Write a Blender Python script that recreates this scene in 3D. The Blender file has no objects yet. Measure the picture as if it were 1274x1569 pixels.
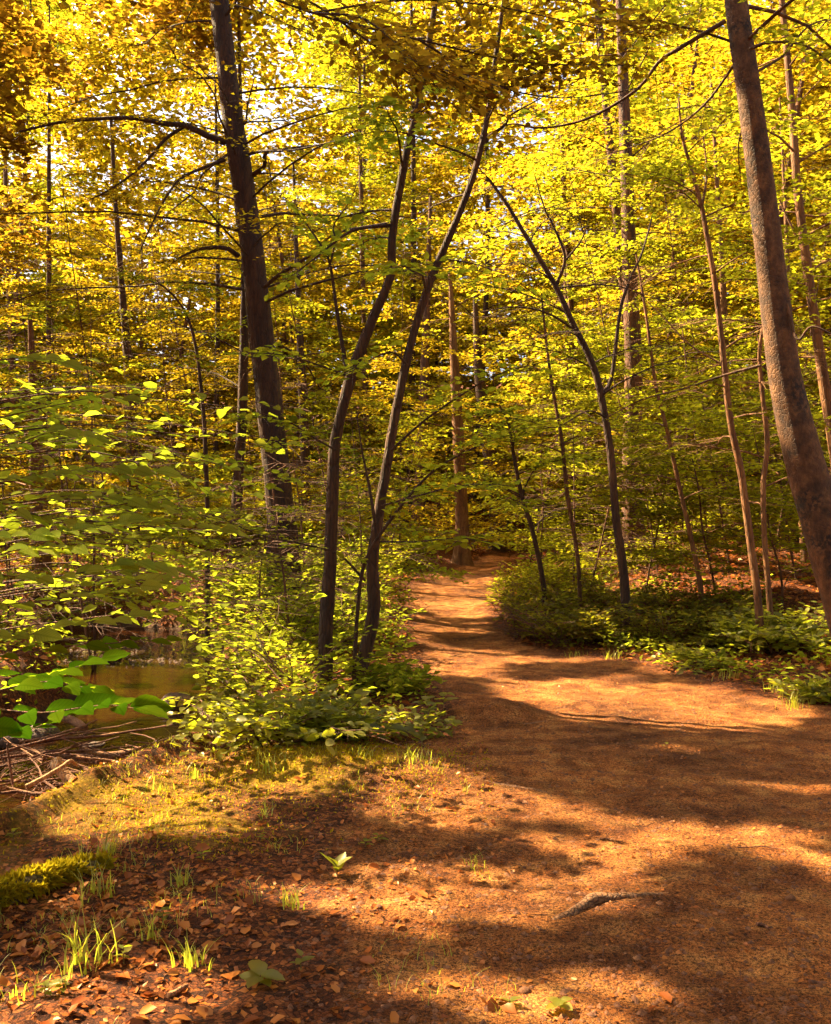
import bpy, math, random
import numpy as np
from mathutils import Vector, Matrix

rng = np.random.default_rng(7)
random.seed(7)
sc = bpy.context.scene
COL = sc.collection
R = math.radians

# ------------------------------------------------------------------ camera, light, exposure
F = 1507.0            # focal length in photo pixels (photo 1274 x 1569)
CAMZ = 1.6
HOR = 800.0           # eye level row of the photo
cam = bpy.data.cameras.new('camera')
cam.sensor_fit = 'VERTICAL'
cam.sensor_height = 24.0
cam.lens = 24.0 * F / 1569.0
cam.shift_y = (HOR - 784.5) / 1569.0
cam.clip_start = 0.05
cam.clip_end = 600
cam_o = bpy.data.objects.new('camera', cam)
cam_o.location = (0, 0, CAMZ)
cam_o.rotation_euler = (R(90), 0, 0)
COL.objects.link(cam_o)
sc.camera = cam_o

SUN_AZ, SUN_EL = -62.0, 43.0          # degrees from the view direction (left is negative), elevation
S = np.array([math.sin(R(SUN_AZ)) * math.cos(R(SUN_EL)), math.cos(R(SUN_AZ)) * math.cos(R(SUN_EL)), math.sin(R(SUN_EL))])
sun = bpy.data.lights.new('sun', 'SUN')
sun.energy = 5.0
sun.angle = R(0.55)
sun.color = (1.0, 0.77, 0.44)
sun_o = bpy.data.objects.new('sun', sun)
sun_o.rotation_euler = Vector(S).to_track_quat('Z', 'Y').to_euler()
sun_o.location = (-20, 10, 30)
COL.objects.link(sun_o)

w = bpy.data.worlds.new('World')
sc.world = w
w.use_nodes = True
wn = w.node_tree
wn.nodes.clear()
sky = wn.nodes.new('ShaderNodeTexSky')
sky.sky_type = 'NISHITA'
sky.sun_disc = False
sky.sun_elevation = R(SUN_EL)
sky.sun_rotation = R(SUN_AZ)
sky.dust_density = 6.0
sky.ozone_density = 0.3
bg = wn.nodes.new('ShaderNodeBackground')
bg.inputs['Strength'].default_value = 0.06
wo = wn.nodes.new('ShaderNodeOutputWorld')
wn.links.new(sky.outputs[0], bg.inputs[0])
wn.links.new(bg.outputs[0], wo.inputs[0])

sc.view_settings.view_transform = 'Standard'
sc.view_settings.look = 'None'
sc.view_settings.exposure = 2.75
sc.view_settings.gamma = 1.0
sc.cycles.max_bounces = 3
sc.cycles.diffuse_bounces = 2
sc.cycles.transmission_bounces = 2
sc.cycles.debug_use_spatial_splits = True
sc.cycles.use_adaptive_sampling = True
sc.cycles.adaptive_threshold = 0.03
sc.cycles.glossy_bounces = 2
sc.cycles.sample_clamp_indirect = 4.0
sc.cycles.caustics_reflective = False
sc.cycles.caustics_refractive = False

# ------------------------------------------------------------------ numeric helpers
def hash2(ix, iy, seed):
    n = (ix.astype(np.int64) * 374761393 + iy.astype(np.int64) * 668265263 + seed * 1442695041) & 0xFFFFFFFF
    n = ((n ^ (n >> 13)) * 1274126177) & 0xFFFFFFFF
    n = ((n ^ (n >> 16)) * 2246822519) & 0xFFFFFFFF
    return ((n ^ (n >> 15)) & 0xFFFFFF) / float(0xFFFFFF)

def vnoise(x, y, seed=0):
    x = np.asarray(x, float); y = np.asarray(y, float)
    ix = np.floor(x); iy = np.floor(y)
    fx = x - ix; fy = y - iy
    fx = fx * fx * (3 - 2 * fx); fy = fy * fy * (3 - 2 * fy)
    a = hash2(ix, iy, seed); b = hash2(ix + 1, iy, seed)
    c = hash2(ix, iy + 1, seed); d = hash2(ix + 1, iy + 1, seed)
    return (a + (b - a) * fx) * (1 - fy) + (c + (d - c) * fx) * fy

def fbm(x, y, seed=0, o=4):
    s = 0; a = 0.5
    for i in range(o):
        s = s + a * (vnoise(x, y, seed + i) - 0.5); x = x * 2.03; y = y * 2.03; a *= 0.5
    return s                                            # about -0.5 .. 0.5

def sstep(e0, e1, x):
    t = np.clip((x - e0) / (e1 - e0), 0, 1)
    return t * t * (3 - 2 * t)

def poly_sd(px, py, poly):
    """signed distance to a polygon, negative inside"""
    px = np.asarray(px, float); py = np.asarray(py, float)
    d2 = np.full(px.shape, 1e9); inside = np.zeros(px.shape, bool)
    n = len(poly)
    for i in range(n):
        ax, ay = poly[i]; bx, by = poly[(i + 1) % n]
        ex, ey = bx - ax, by - ay
        t = np.clip(((px - ax) * ex + (py - ay) * ey) / (ex * ex + ey * ey + 1e-12), 0, 1)
        d2 = np.minimum(d2, (px - ax - t * ex) ** 2 + (py - ay - t * ey) ** 2)
        if ay != by:
            c = (ay > py) != (by > py)
            xi = ax + (py - ay) * ex / ey
            inside ^= c & (px < xi)
    d = np.sqrt(d2)
    return np.where(inside, -d, d)

PATH = [(-.2, -3), (-.15, 3.1), (-.36, 4.4), (-.3, 6), (-.05, 6.9), (.3, 7.4), (.42, 8.6), (.2, 10.5), (.05, 13), (.03, 15),
        (-.15, 19.5), (.55, 22.5), (1.38, 25), (2.2, 28), (2.6, 31), (4.2, 36), (5.4, 36), (4.0, 31), (3.3, 28), (2.2, 25), (1.75, 23),
        (1.8, 20), (1.15, 16.5), (1.1, 14.4), (1.54, 12.4), (2.5, 11.2), (3.2, 9.0), (4.0, 8.2), (6, 7.6), (12, 7.0), (12, -3)]
STREAM = [(-1.75, 8.3), (-2.05, 10.2), (-2.7, 12.4), (-3.6, 15.8), (-4.4, 18.7), (-6.8, 19.8), (-9.5, 19.4), (-15, 20.5), (-15, 17.5),
          (-8.0, 17.2), (-5.3, 15.2), (-3.75, 12), (-3.55, 9.6), (-4.6, 8.2), (-7, 7), (-8, 3), (-5, 3), (-3.1, 4.9), (-2.55, 6.2), (-2.15, 7.3)]
WATER_Z = -0.5

def height(x, y):
    x = np.asarray(x, float); y = np.asarray(y, float)
    s = np.maximum(0, y - 12.5)
    z = 0.035 * s + 0.0008 * s * s
    dp = poly_sd(x, y, PATH)
    # the wood's floor rises on the right of the path
    right = sstep(0.2, 4.0, dp) * (x > 0.6 + 0 * x)
    z = z + right * np.clip(0.30 + 0.045 * (y - 9), 0, 1.1)
    left = sstep(0.2, 3.0, dp) * (x < 0.3)
    z = z + left * 0.10 * sstep(7, 12, y)
    z = z - 0.05 * (1 - sstep(-.6, .5, dp)) * sstep(7, 9, y)          # trodden path lies a little low
    ds = poly_sd(x, y, STREAM)
    near = 1 - sstep(-0.05, 0.75 + 0.5 * sstep(9, 16, y), ds + 0.25 * fbm(x * 1.3, y * 1.3, 5))
    z = z * (1 - near) + near * (-0.78)
    z = z + 0.10 * sstep(-9, -7, -ds * 10) * sstep(0.2, 0.7, ds) * (1 - sstep(0.9, 2.0, ds)) * (y < 8)
    off = sstep(0, 0.8, dp)
    z = z + fbm(x * .45, y * .45, 11) * 0.22 * off * sstep(6, 14, y) + fbm(x * 1.7, y * 1.7, 21) * (0.06 + 0.05 * off)
    z = z + fbm(x * 6, y * 6, 31, 3) * (0.038 + 0.012 * off)
    # earthen lump at the path's left edge
    z = z + 0.16 * np.exp(-(((x - .62) / .42) ** 2 + ((y - 8.25) / .35) ** 2))
    # mossy swell of the bank
    z = z + 0.13 * np.exp(-(((x + .7) / .9) ** 2 + ((y - 6.3) / .6) ** 2))
    far = np.maximum(0, np.hypot(x, y - 10) - 40)
    return z + far * 0.03

def ground_at(px, py, dmax=60):
    """world point where the ray through a photo pixel meets the ground"""
    D = np.concatenate([np.linspace(2, 12, 500), np.linspace(12, dmax, 900)])
    X = (px - 637) / F * D
    Z = CAMZ - (py - HOR) / F * D
    g = height(X, D)
    i = np.nonzero(Z <= g)[0]
    k = i[0] if len(i) else len(D) - 1
    return X[k], D[k], float(g[k])

def P3(px, py, D):
    return np.array([(px - 637) / F * D, D, CAMZ - (py - HOR) / F * D])

# sun patches wanted on the ground (canopy leaves are cut away for them): photo ellipses cx, cy, rx, ry, tilt
LIT_PX = [(645, 1370, 125, 42, 0), (700, 1408, 125, 18, 4), (965, 1300, 100, 23, 2), (1110, 1280, 130, 18, 9), (905, 1242, 120, 12, 6), (1220, 1312, 80, 13, 8),
          (560, 1186, 150, 30, 2), (650, 1226, 130, 18, 6), (440, 1200, 90, 26, -6), (1015, 1084, 150, 23, 2), (880, 1052, 75, 11, -6), (800, 1095, 70, 6, 0),
          (700, 908, 78, 16, 0), (690, 938, 55, 5, 0), (715, 885, 50, 5, 0), (55, 1372, 75, 22, -14), (1180, 1196, 75, 7, 3), (990, 1150, 90, 6, 3),
          (300, 1222, 90, 14, -8), (830, 1345, 70, 8, 4), (1120, 1120, 60, 5, 3), (560, 1440, 60, 12, 0), (200, 1290, 60, 9, 0), (1235, 1062, 40, 9, 0),
          (760, 1010, 60, 5, 0), (900, 1010, 40, 4, 0), (200, 1400, 50, 10, 0), (110, 1500, 50, 10, 0), (1000, 1185, 60, 5, 4)]
LIT = []
for (cx, cy, rx, ry, tilt) in LIT_PX:
    c = ground_at(cx, cy); a = ground_at(cx + rx, cy + rx * math.tan(R(tilt))); b = ground_at(cx, cy + ry); t = ground_at(cx, cy - ry)
    ax = np.array([a[0] - c[0], a[1] - c[1]]); ay = np.array([(b[0] - t[0]) / 2, (b[1] - t[1]) / 2])
    LIT.append((c[0], (b[1] + t[1]) / 2, np.linalg.inv(np.column_stack([ax, ay]))))

for (cx, cy, rx, ry) in [(-1.5, 5.9, .7, .5), (-1.15, 5.2, .45, .22), (.08, 4.2, .66, .26), (1.0, 4.95, .5, .16), (.0, 1.75, .65, .40), (-1.0, 3.25, .4, .28), (-.9, 7.35, .55, .22), (-.2, 7.7, .4, .15), (6.2, 7.0, 1.6, .40), (6.8, 6.0, 1.0, .25), (-2.5, 7.5, 1.3, .8), (-1.3, 9.3, .5, .4), (.2, 16.9, .5, .3)]:  # further canopy gaps added so sun reaches leaves, trunk and dam
    LIT.append((cx, cy, np.array([[1 / rx, 0], [0, 1 / ry]])))

def lit(x, y):
    wx = x + 0.7 * fbm(x * 1.6, y * 1.6, 71); wy = y + 0.6 * fbm(x * 1.6, y * 1.6, 83); hf = 3.4 * fbm(x * 4.5, y * 6, 87, 3)
    m = np.zeros(x.shape, bool)
    for (cx, cy, A) in LIT:
        u = A[0, 0] * (wx - cx) + A[0, 1] * (wy - cy); v = A[1, 0] * (wx - cx) + A[1, 1] * (wy - cy)
        m |= (u * u + v * v) < 2.7 + hf
    m |= (fbm(x * 3.0, y * 5.0, 89, 3) > .25) & (y > 3.4) & (y < 9.5)
    m |= (fbm(x * 1.1 + 3, y * 1.1, 91, 3) > 0.20) & (y > 9.5)
    m |= (x > 3.0 + 1.4 * (y < 14)) & (y > 8.6) & (fbm(x * .8, y * .8, 95, 3) > 0.02)
    m |= (y < 3.6) & (y > 1.0) & (x < 1.6) & (fbm(x * 2.4, y * 2.4, 99, 3) > .03)
    m |= (x < .1 + 1.0 * (y > 9.5)) & (x > -5.5) & (y > 7.6) & (y < 22) & (fbm(x * 1.3, y * 1.3, 97, 3) > -.03)
    return m

def shade_keep(C):
    """keeps leaves except those cut away to let sun reach the lit patches"""
    gx = C[:, 0] - S[0] / S[2] * C[:, 2]; gy = C[:, 1] - S[1] / S[2] * C[:, 2]
    g = height(gx, gy)
    gx = C[:, 0] - S[0] / S[2] * (C[:, 2] - g); gy = C[:, 1] - S[1] / S[2] * (C[:, 2] - g)
    return ~(lit(gx, gy) & (gy > 1) & (gy < 30))

# ------------------------------------------------------------------ materials
MATS = {}
def newmat(name):
    m = bpy.data.materials.new(name); m.use_nodes = True
    m.node_tree.nodes.clear()
    MATS[name] = m
    return m, m.node_tree.nodes, m.node_tree.links

def nd(ns, t, **k):
    n = ns.new(t)
    for a, v in k.items():
        if a.startswith('i_'):
            key = a[2:].replace('_', ' ')
            n.inputs[int(key) if key.isdigit() else key].default_value = v
        else:
            setattr(n, a, v)
    return n

def ramp(ns, stops):
    r = ns.new('ShaderNodeValToRGB')
    e = r.color_ramp.elements
    while len(e) < len(stops): e.new(0.5)
    for i, (p, c) in enumerate(stops):
        e[i].position = p; e[i].color = (*c, 1)
    return r

def leaf_material(name, refl, trans, gloss=0.05, tmix=0.55, rough=0.4, veins=False):
    """refl, trans: three-stop colour lists; random by leaf"""
    m, ns, ls = newmat(name)
    geo = nd(ns, 'ShaderNodeNewGeometry')
    oi = nd(ns, 'ShaderNodeObjectInfo')
    ad = nd(ns, 'ShaderNodeMath', operation='ADD'); ls.new(geo.outputs['Random Per Island'], ad.inputs[0]); ls.new(oi.outputs['Random'], ad.inputs[1])
    fr = nd(ns, 'ShaderNodeMath', operation='FRACT'); ls.new(ad.outputs[0], fr.inputs[0])
    n = len(refl)
    r1 = ramp(ns, [(i / (n - 1), refl[i]) for i in range(n)]); r2 = ramp(ns, [(i / (n - 1), trans[i]) for i in range(n)])
    ls.new(fr.outputs[0], r1.inputs[0]); ls.new(fr.outputs[0], r2.inputs[0])
    d = nd(ns, 'ShaderNodeBsdfDiffuse'); t = nd(ns, 'ShaderNodeBsdfTranslucent'); g = nd(ns, 'ShaderNodeBsdfGlossy', i_Roughness=rough)
    g.inputs['Color'].default_value = (.9, .85, .6, 1)
    c1, c2 = r1.outputs[0], r2.outputs[0]
    if veins:
        uv = nd(ns, 'ShaderNodeTexCoord'); sep = nd(ns, 'ShaderNodeSeparateXYZ'); ls.new(uv.outputs['UV'], sep.inputs[0])
        ab = nd(ns, 'ShaderNodeMath', operation='ABSOLUTE'); sb = nd(ns, 'ShaderNodeMath', operation='SUBTRACT'); sb.inputs[1].default_value = 0.5
        ls.new(sep.outputs[1], sb.inputs[0]); ls.new(sb.outputs[0], ab.inputs[0])
        a = nd(ns, 'ShaderNodeMath', operation='MULTIPLY_ADD'); a.inputs[1].default_value = -0.9; ls.new(ab.outputs[0], a.inputs[0]); ls.new(sep.outputs[0], a.inputs[2])
        s = nd(ns, 'ShaderNodeMath', operation='MULTIPLY'); s.inputs[1].default_value = 62.0; ls.new(a.outputs[0], s.inputs[0])
        sn = nd(ns, 'ShaderNodeMath', operation='SINE'); ls.new(s.outputs[0], sn.inputs[0])
        gt = nd(ns, 'ShaderNodeMapRange'); gt.inputs[1].default_value = 0.75; gt.inputs[2].default_value = 1.0; ls.new(sn.outputs[0], gt.inputs[0])
        mid = nd(ns, 'ShaderNodeMapRange'); mid.inputs[1].default_value = 0.05; mid.inputs[2].default_value = 0.0; ls.new(ab.outputs[0], mid.inputs[0])
        mx = nd(ns, 'ShaderNodeMath', operation='MAXIMUM'); ls.new(gt.outputs[0], mx.inputs[0]); ls.new(mid.outputs[0], mx.inputs[1])
        for k, src in ((0, c1), (1, c2)):
            mm = nd(ns, 'ShaderNodeMixRGB', blend_type='MULTIPLY'); mm.inputs[2].default_value = (.72, .78, .6, 1)
            ls.new(mx.outputs[0], mm.inputs[0]); ls.new(src, mm.inputs[1])
            if k == 0: c1 = mm.outputs[0]
            else: c2 = mm.outputs[0]
        bp = nd(ns, 'ShaderNodeBump', i_Strength=0.4, i_Distance=0.002); ls.new(mx.outputs[0], bp.inputs['Height'])
        for q in (d, t, g): ls.new(bp.outputs[0], q.inputs['Normal'])
    ls.new(c1, d.inputs[0]); ls.new(c2, t.inputs[0])
    m1 = nd(ns, 'ShaderNodeMixShader'); m1.inputs[0].default_value = tmix
    ls.new(d.outputs[0], m1.inputs[1]); ls.new(t.outputs[0], m1.inputs[2])
    m2 = m1
    if gloss > 0:
        m2 = nd(ns, 'ShaderNodeMixShader'); m2.inputs[0].default_value = gloss
        ls.new(m1.outputs[0], m2.inputs[1]); ls.new(g.outputs[0], m2.inputs[2])
    o = nd(ns, 'ShaderNodeOutputMaterial'); ls.new(m2.outputs[0], o.inputs[0])
    return m

leaf_material('leaf_gold', [(.08, .045, .005), (.16, .12, .008), (.19, .155, .012), (.06, .03, .005)], [(.38, .21, .010), (.66, .46, .012), (.68, .56, .018), (.24, .11, .010)], gloss=0)
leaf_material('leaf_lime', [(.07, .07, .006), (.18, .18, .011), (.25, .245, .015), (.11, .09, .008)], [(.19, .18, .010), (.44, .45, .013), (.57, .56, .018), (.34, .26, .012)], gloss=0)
leaf_material('leaf_bush_shaded', [(.045, .045, .006), (.085, .08, .009), (.13, .105, .012), (.07, .04, .008)], [(.18, .18, .010), (.30, .30, .012), (.40, .34, .015), (.22, .14, .01)], gloss=0.02)  # darker copy of the leaf greens, painting shade onto the path bend bushes
leaf_material('leaf_green', [(.08, .10, .010), (.17, .195, .015), (.24, .25, .02)], [(.26, .32, .02), (.48, .54, .02), (.58, .56, .025)], gloss=0)
leaf_material('leaf_shade_tone', [(.045, .022, .004), (.09, .045, .007), (.13, .08, .008)], [(.22, .10, .008), (.40, .21, .012), (.55, .36, .015)], gloss=0)  # brown tone stands in for shaded leaves and lets less light through
leaf_material('leaf_shrub', [(.09, .10, .02), (.14, .15, .025), (.20, .19, .035)], [(.42, .44, .02), (.52, .54, .02), (.60, .54, .02)], gloss=0.03)
leaf_material('leaf_spray', [(.15, .19, .025), (.22, .27, .035), (.30, .34, .05)], [(.40, .50, .02), (.50, .60, .025), (.58, .62, .03)], gloss=0, veins=True)
leaf_material('leaf_near', [(.035, .10, .003), (.05, .125, .004), (.075, .13, .005)], [(.20, .38, .006), (.26, .43, .008), (.34, .44, .010)], gloss=0, veins=True)
leaf_material('leaf_dry', [(.20, .045, .010), (.36, .10, .018), (.48, .17, .035), (.28, .065, .012)], [(.3, .08, .02), (.4, .13, .03), (.5, .2, .05), (.3, .08, .02)], tmix=0.2, gloss=0.03)
leaf_material('leaf_grass', [(.16, .18, .02), (.22, .24, .03), (.28, .26, .03)], [(.5, .55, .03), (.6, .62, .04), (.6, .55, .04)])
leaf_material('leaf_moss', [(.17, .10, .005), (.30, .19, .006), (.39, .265, .010)], [(.5, .42, .02), (.7, .6, .02), (.7, .55, .02)], tmix=0.35, gloss=0.0)

def bark_material(name, c0, c1, c2, scale=9.0, bump=0.6, lichen=None, stretch=0.18, crack=0.75):
    m, ns, ls = newmat(name)
    tc = nd(ns, 'ShaderNodeTexCoord'); mp = nd(ns, 'ShaderNodeMapping'); mp.inputs['Scale'].default_value = (1, 1, stretch)
    ls.new(tc.outputs['Object'], mp.inputs[0])
    n1 = nd(ns, 'ShaderNodeTexNoise', i_Scale=scale, i_Detail=8.0, i_Roughness=0.68); ls.new(mp.outputs[0], n1.inputs[0])
    v = nd(ns, 'ShaderNodeTexVoronoi', feature='DISTANCE_TO_EDGE', i_Scale=scale * 3.2); ls.new(mp.outputs[0], v.inputs[0])
    n2 = nd(ns, 'ShaderNodeTexNoise', i_Scale=2.2, i_Detail=3.0); ls.new(tc.outputs['Object'], n2.inputs[0])
    r = ramp(ns, [(.30, c0), (.50, c1), (.72, c2)]); ls.new(n1.outputs[0], r.inputs[0])
    col = r.outputs[0]
    mr = nd(ns, 'ShaderNodeMapRange'); mr.inputs[1].default_value = 0.0; mr.inputs[2].default_value = 0.12; mr.inputs[3].default_value = 0.45; mr.inputs[4].default_value = 1.0
    ls.new(v.outputs[0], mr.inputs[0])
    mx = nd(ns, 'ShaderNodeMixRGB', blend_type='MULTIPLY'); mx.inputs[0].default_value = crack; ls.new(col, mx.inputs[1]); ls.new(mr.outputs[0], mx.inputs[2]); col = mx.outputs[0]
    if lichen:
        lr = ramp(ns, [(.52, (0, 0, 0)), (.64, (1, 1, 1))]); ls.new(n2.outputs[0], lr.inputs[0])
        n3 = nd(ns, 'ShaderNodeTexNoise', i_Scale=30.0, i_Detail=4.0); ls.new(tc.outputs['Object'], n3.inputs[0])
        l3 = ramp(ns, [(.42, (0, 0, 0)), (.6, (1, 1, 1))]); ls.new(n3.outputs[0], l3.inputs[0])
        mm = nd(ns, 'ShaderNodeMath', operation='MULTIPLY'); ls.new(lr.outputs[0], mm.inputs[0]); ls.new(l3.outputs[0], mm.inputs[1])
        m2 = nd(ns, 'ShaderNodeMixRGB'); m2.inputs[2].default_value = (*lichen, 1); ls.new(mm.outputs[0], m2.inputs[0]); ls.new(col, m2.inputs[1]); col = m2.outputs[0]
    p = nd(ns, 'ShaderNodeBsdfPrincipled', i_Roughness=0.85); ls.new(col, p.inputs['Base Color'])
    ad = nd(ns, 'ShaderNodeMath', operation='MULTIPLY_ADD'); ad.inputs[1].default_value = 0.6; ls.new(n1.outputs[0], ad.inputs[0])
    cm = nd(ns, 'ShaderNodeMath', operation='MULTIPLY'); cm.inputs[1].default_value = crack; ls.new(mr.outputs[0], cm.inputs[0]); ls.new(cm.outputs[0], ad.inputs[2])
    b = nd(ns, 'ShaderNodeBump', i_Strength=bump, i_Distance=0.03); ls.new(ad.outputs[0], b.inputs['Height']); ls.new(b.outputs[0], p.inputs['Normal'])
    o = nd(ns, 'ShaderNodeOutputMaterial'); ls.new(p.outputs[0], o.inputs[0])
    return m
bark_material('bark_beech', (.018, .008, .004), (.095, .040, .014), (.24, .11, .04), scale=9, bump=0.9, lichen=(.012, .008, .006), stretch=0.8, crack=0.2)
bark_material('bark_dark', (.018, .007, .003), (.058, .024, .008), (.12, .05, .016), scale=8, bump=0.9)
bark_material('bark_mid', (.032, .012, .004), (.115, .044, .013), (.26, .105, .032), scale=10, bump=0.8)
bark_material('bark_warm', (.07, .027, .008), (.19, .078, .022), (.32, .15, .045), scale=9, bump=0.6)
bark_material('bark_mossy', (.05, .03, .01), (.18, .12, .02), (.30, .22, .03), scale=9, bump=0.9, stretch=1.0)
bark_material('wood_pale', (.26, .11, .04), (.48, .25, .10), (.60, .36, .17), scale=14, bump=0.6)
bark_material('wood_dead', (.10, .038, .015), (.28, .12, .045), (.46, .23, .09), scale=14, bump=0.7)
bark_material('wood_red', (.06, .02, .01), (.17, .06, .025), (.30, .12, .05), scale=14, bump=0.7)
bark_material('bark_root', (.12, .05, .018), (.26, .115, .042), (.40, .19, .07), scale=12, bump=0.9, stretch=1.0)
bark_material('stone', (.03, .018, .011), (.09, .046, .026), (.17, .09, .05), scale=6, bump=0.8, lichen=(.16, .13, .02), stretch=1.0)
bark_material('pebble', (.05, .015, .005), (.17, .058, .016), (.36, .15, .045), scale=20, bump=0.4, stretch=1.0)

def ground_material():
    m, ns, ls = newmat('forest_floor')
    tc = nd(ns, 'ShaderNodeTexCoord'); obj = tc.outputs['Object']
    def noise(scale, det=6.0, rough=0.6):
        n = nd(ns, 'ShaderNodeTexNoise', i_Scale=scale, i_Detail=det, i_Roughness=rough); ls.new(obj, n.inputs[0]); return n.outputs[0]
    def att(nm):
        a = nd(ns, 'ShaderNodeAttribute', attribute_name=nm); return a.outputs['Fac']
    def mix(f, a, b, bt='MIX'):
        x = nd(ns, 'ShaderNodeMixRGB', blend_type=bt)
        for i, v in enumerate((f, a, b)):
            if isinstance(v, (float, int)): x.inputs[i].default_value = v if i == 0 else (v, v, v, 1)
            elif isinstance(v, tuple): x.inputs[i].default_value = (*v, 1)
            else: ls.new(v, x.inputs[i])
        return x.outputs[0]
    big = noise(0.9, 4.0); medi = noise(6.0, 6.0, .65); fine = noise(70.0, 6.0, .7); grit = noise(190.0, 3.0, .6); patch = noise(2.6, 5.0, .6)
    rp = ramp(ns, [(.28, (.25, .068, .013)), (.5, (.56, .205, .046)), (.72, (.78, .38, .11))]); ls.new(medi, rp.inputs[0])
    rb = ramp(ns, [(.35, (.42, .38, .35)), (.5, (.85, .83, .8)), (.65, (1.2, 1.18, 1.12))]); ls.new(big, rb.inputs[0])
    pc = mix(1.0, rp.outputs[0], rb.outputs[0], 'MULTIPLY')
    rs = ramp(ns, [(.38, (.10, .085, .07)), (.52, (.9, .9, .9)), (.70, (1.4, 1.35, 1.3))]); ls.new(fine, rs.inputs[0])
    rk = ramp(ns, [(.40, (.50, .44, .40)), (.54, (1, 1, 1))]); ls.new(patch, rk.inputs[0])
    pc = mix(0.8, pc, rk.outputs[0], 'MULTIPLY')
    pc = mix(0.92, pc, rs.outputs[0], 'MULTIPLY')
    rg = ramp(ns, [(.40, (.15, .13, .12)), (.52, (1.1, 1.1, 1.1))]); ls.new(grit, rg.inputs[0])
    pc = mix(0.85, pc, rg.outputs[0], 'MULTIPLY')
    # leaf litter
    mp = nd(ns, 'ShaderNodeMapping'); ls.new(obj, mp.inputs[0])
    wn_ = nd(ns, 'ShaderNodeTexNoise', i_Scale=14.0, i_Detail=2.0); ls.new(obj, wn_.inputs[0])
    wv = nd(ns, 'ShaderNodeMixRGB'); wv.inputs[0].default_value = 0.05; ls.new(obj, wv.inputs[1]); ls.new(wn_.outputs[1], wv.inputs[2])
    vo = nd(ns, 'ShaderNodeTexVoronoi', i_Scale=42.0); ls.new(wv.outputs[0], vo.inputs[0])
    ve = nd(ns, 'ShaderNodeTexVoronoi', feature='DISTANCE_TO_EDGE', i_Scale=42.0); ls.new(wv.outputs[0], ve.inputs[0])
    sp = nd(ns, 'ShaderNodeSeparateColor'); ls.new(vo.outputs['Color'], sp.inputs[0])
    rl = ramp(ns, [(0, (.045, .014, .005)), (.35, (.14, .038, .010)), (.7, (.27, .075, .016)), (1, (.40, .13, .03))]); ls.new(sp.outputs[0], rl.inputs[0])
    re_ = ramp(ns, [(0, (.25, .25, .25)), (.12, (1, 1, 1))]); ls.new(ve.outputs[0], re_.inputs[0])
    lc = mix(1.0, rl.outputs[0], re_.outputs[0], 'MULTIPLY')
    lc = mix(0.7, lc, rs.outputs[0], 'MULTIPLY')
    # moss
    rm = ramp(ns, [(.3, (.15, .07, .006)), (.5, (.32, .185, .008)), (.7, (.43, .285, .012))]); ls.new(fine, rm.inputs[0])
    # soil in the stream bed
    rw = ramp(ns, [(.35, (.025, .014, .008)), (.65, (.09, .045, .02))]); ls.new(medi, rw.inputs[0])
    def soft(a, n, k=0.55, wd=.22):
        x = nd(ns, 'ShaderNodeMath', operation='MULTIPLY_ADD'); x.inputs[1].default_value = k; ls.new(n, x.inputs[0]); ls.new(a, x.inputs[2])
        q = nd(ns, 'ShaderNodeMapRange', interpolation_type='SMOOTHSTEP'); q.inputs[1].default_value = 0.5 + k * .5 - wd; q.inputs[2].default_value = 0.5 + k * .5 + wd
        ls.new(x.outputs[0], q.inputs[0]); return q.outputs[0]
    col = mix(soft(att('path'), medi, .8), lc, pc)
    col = mix(soft(att('moss'), medi, .9, .42), col, rm.outputs[0])
    col = mix(soft(att('wet'), medi, .4), col, rw.outputs[0])
    p = nd(ns, 'ShaderNodeBsdfPrincipled', i_Roughness=0.93); ls.new(col, p.inputs['Base Color'])
    p.inputs['Specular IOR Level'].default_value = 0.2
    h1 = nd(ns, 'ShaderNodeMath', operation='MULTIPLY_ADD'); h1.inputs[1].default_value = 0.35; ls.new(fine, h1.inputs[0]); ls.new(medi, h1.inputs[2])
    h2 = nd(ns, 'ShaderNodeMath', operation='MULTIPLY_ADD'); h2.inputs[1].default_value = 0.12; ls.new(grit, h2.inputs[0]); ls.new(h1.outputs[0], h2.inputs[2])
    b = nd(ns, 'ShaderNodeBump', i_Strength=1.0, i_Distance=0.07); ls.new(h2.outputs[0], b.inputs['Height']); ls.new(b.outputs[0], p.inputs['Normal'])
    o = nd(ns, 'ShaderNodeOutputMaterial'); ls.new(p.outputs[0], o.inputs[0])
ground_material()

def water_material():
    m, ns, ls = newmat('stream_water')
    tc = nd(ns, 'ShaderNodeTexCoord'); mp = nd(ns, 'ShaderNodeMapping'); mp.inputs['Scale'].default_value = (1, 2.2, 1); ls.new(tc.outputs['Object'], mp.inputs[0])
    n = nd(ns, 'ShaderNodeTexNoise', i_Scale=5.0, i_Detail=3.0); ls.new(mp.outputs[0], n.inputs[0])
    p = nd(ns, 'ShaderNodeBsdfPrincipled', i_Roughness=0.06, i_IOR=1.4); p.inputs['Base Color'].default_value = (.022, .007, .002, 1)
    p.inputs['Specular IOR Level'].default_value = 0.25
    b = nd(ns, 'ShaderNodeBump', i_Strength=0.12, i_Distance=0.05); ls.new(n.outputs[0], b.inputs['Height']); ls.new(b.outputs[0], p.inputs['Normal'])
    o = nd(ns, 'ShaderNodeOutputMaterial'); ls.new(p.outputs[0], o.inputs[0])
water_material()

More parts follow.
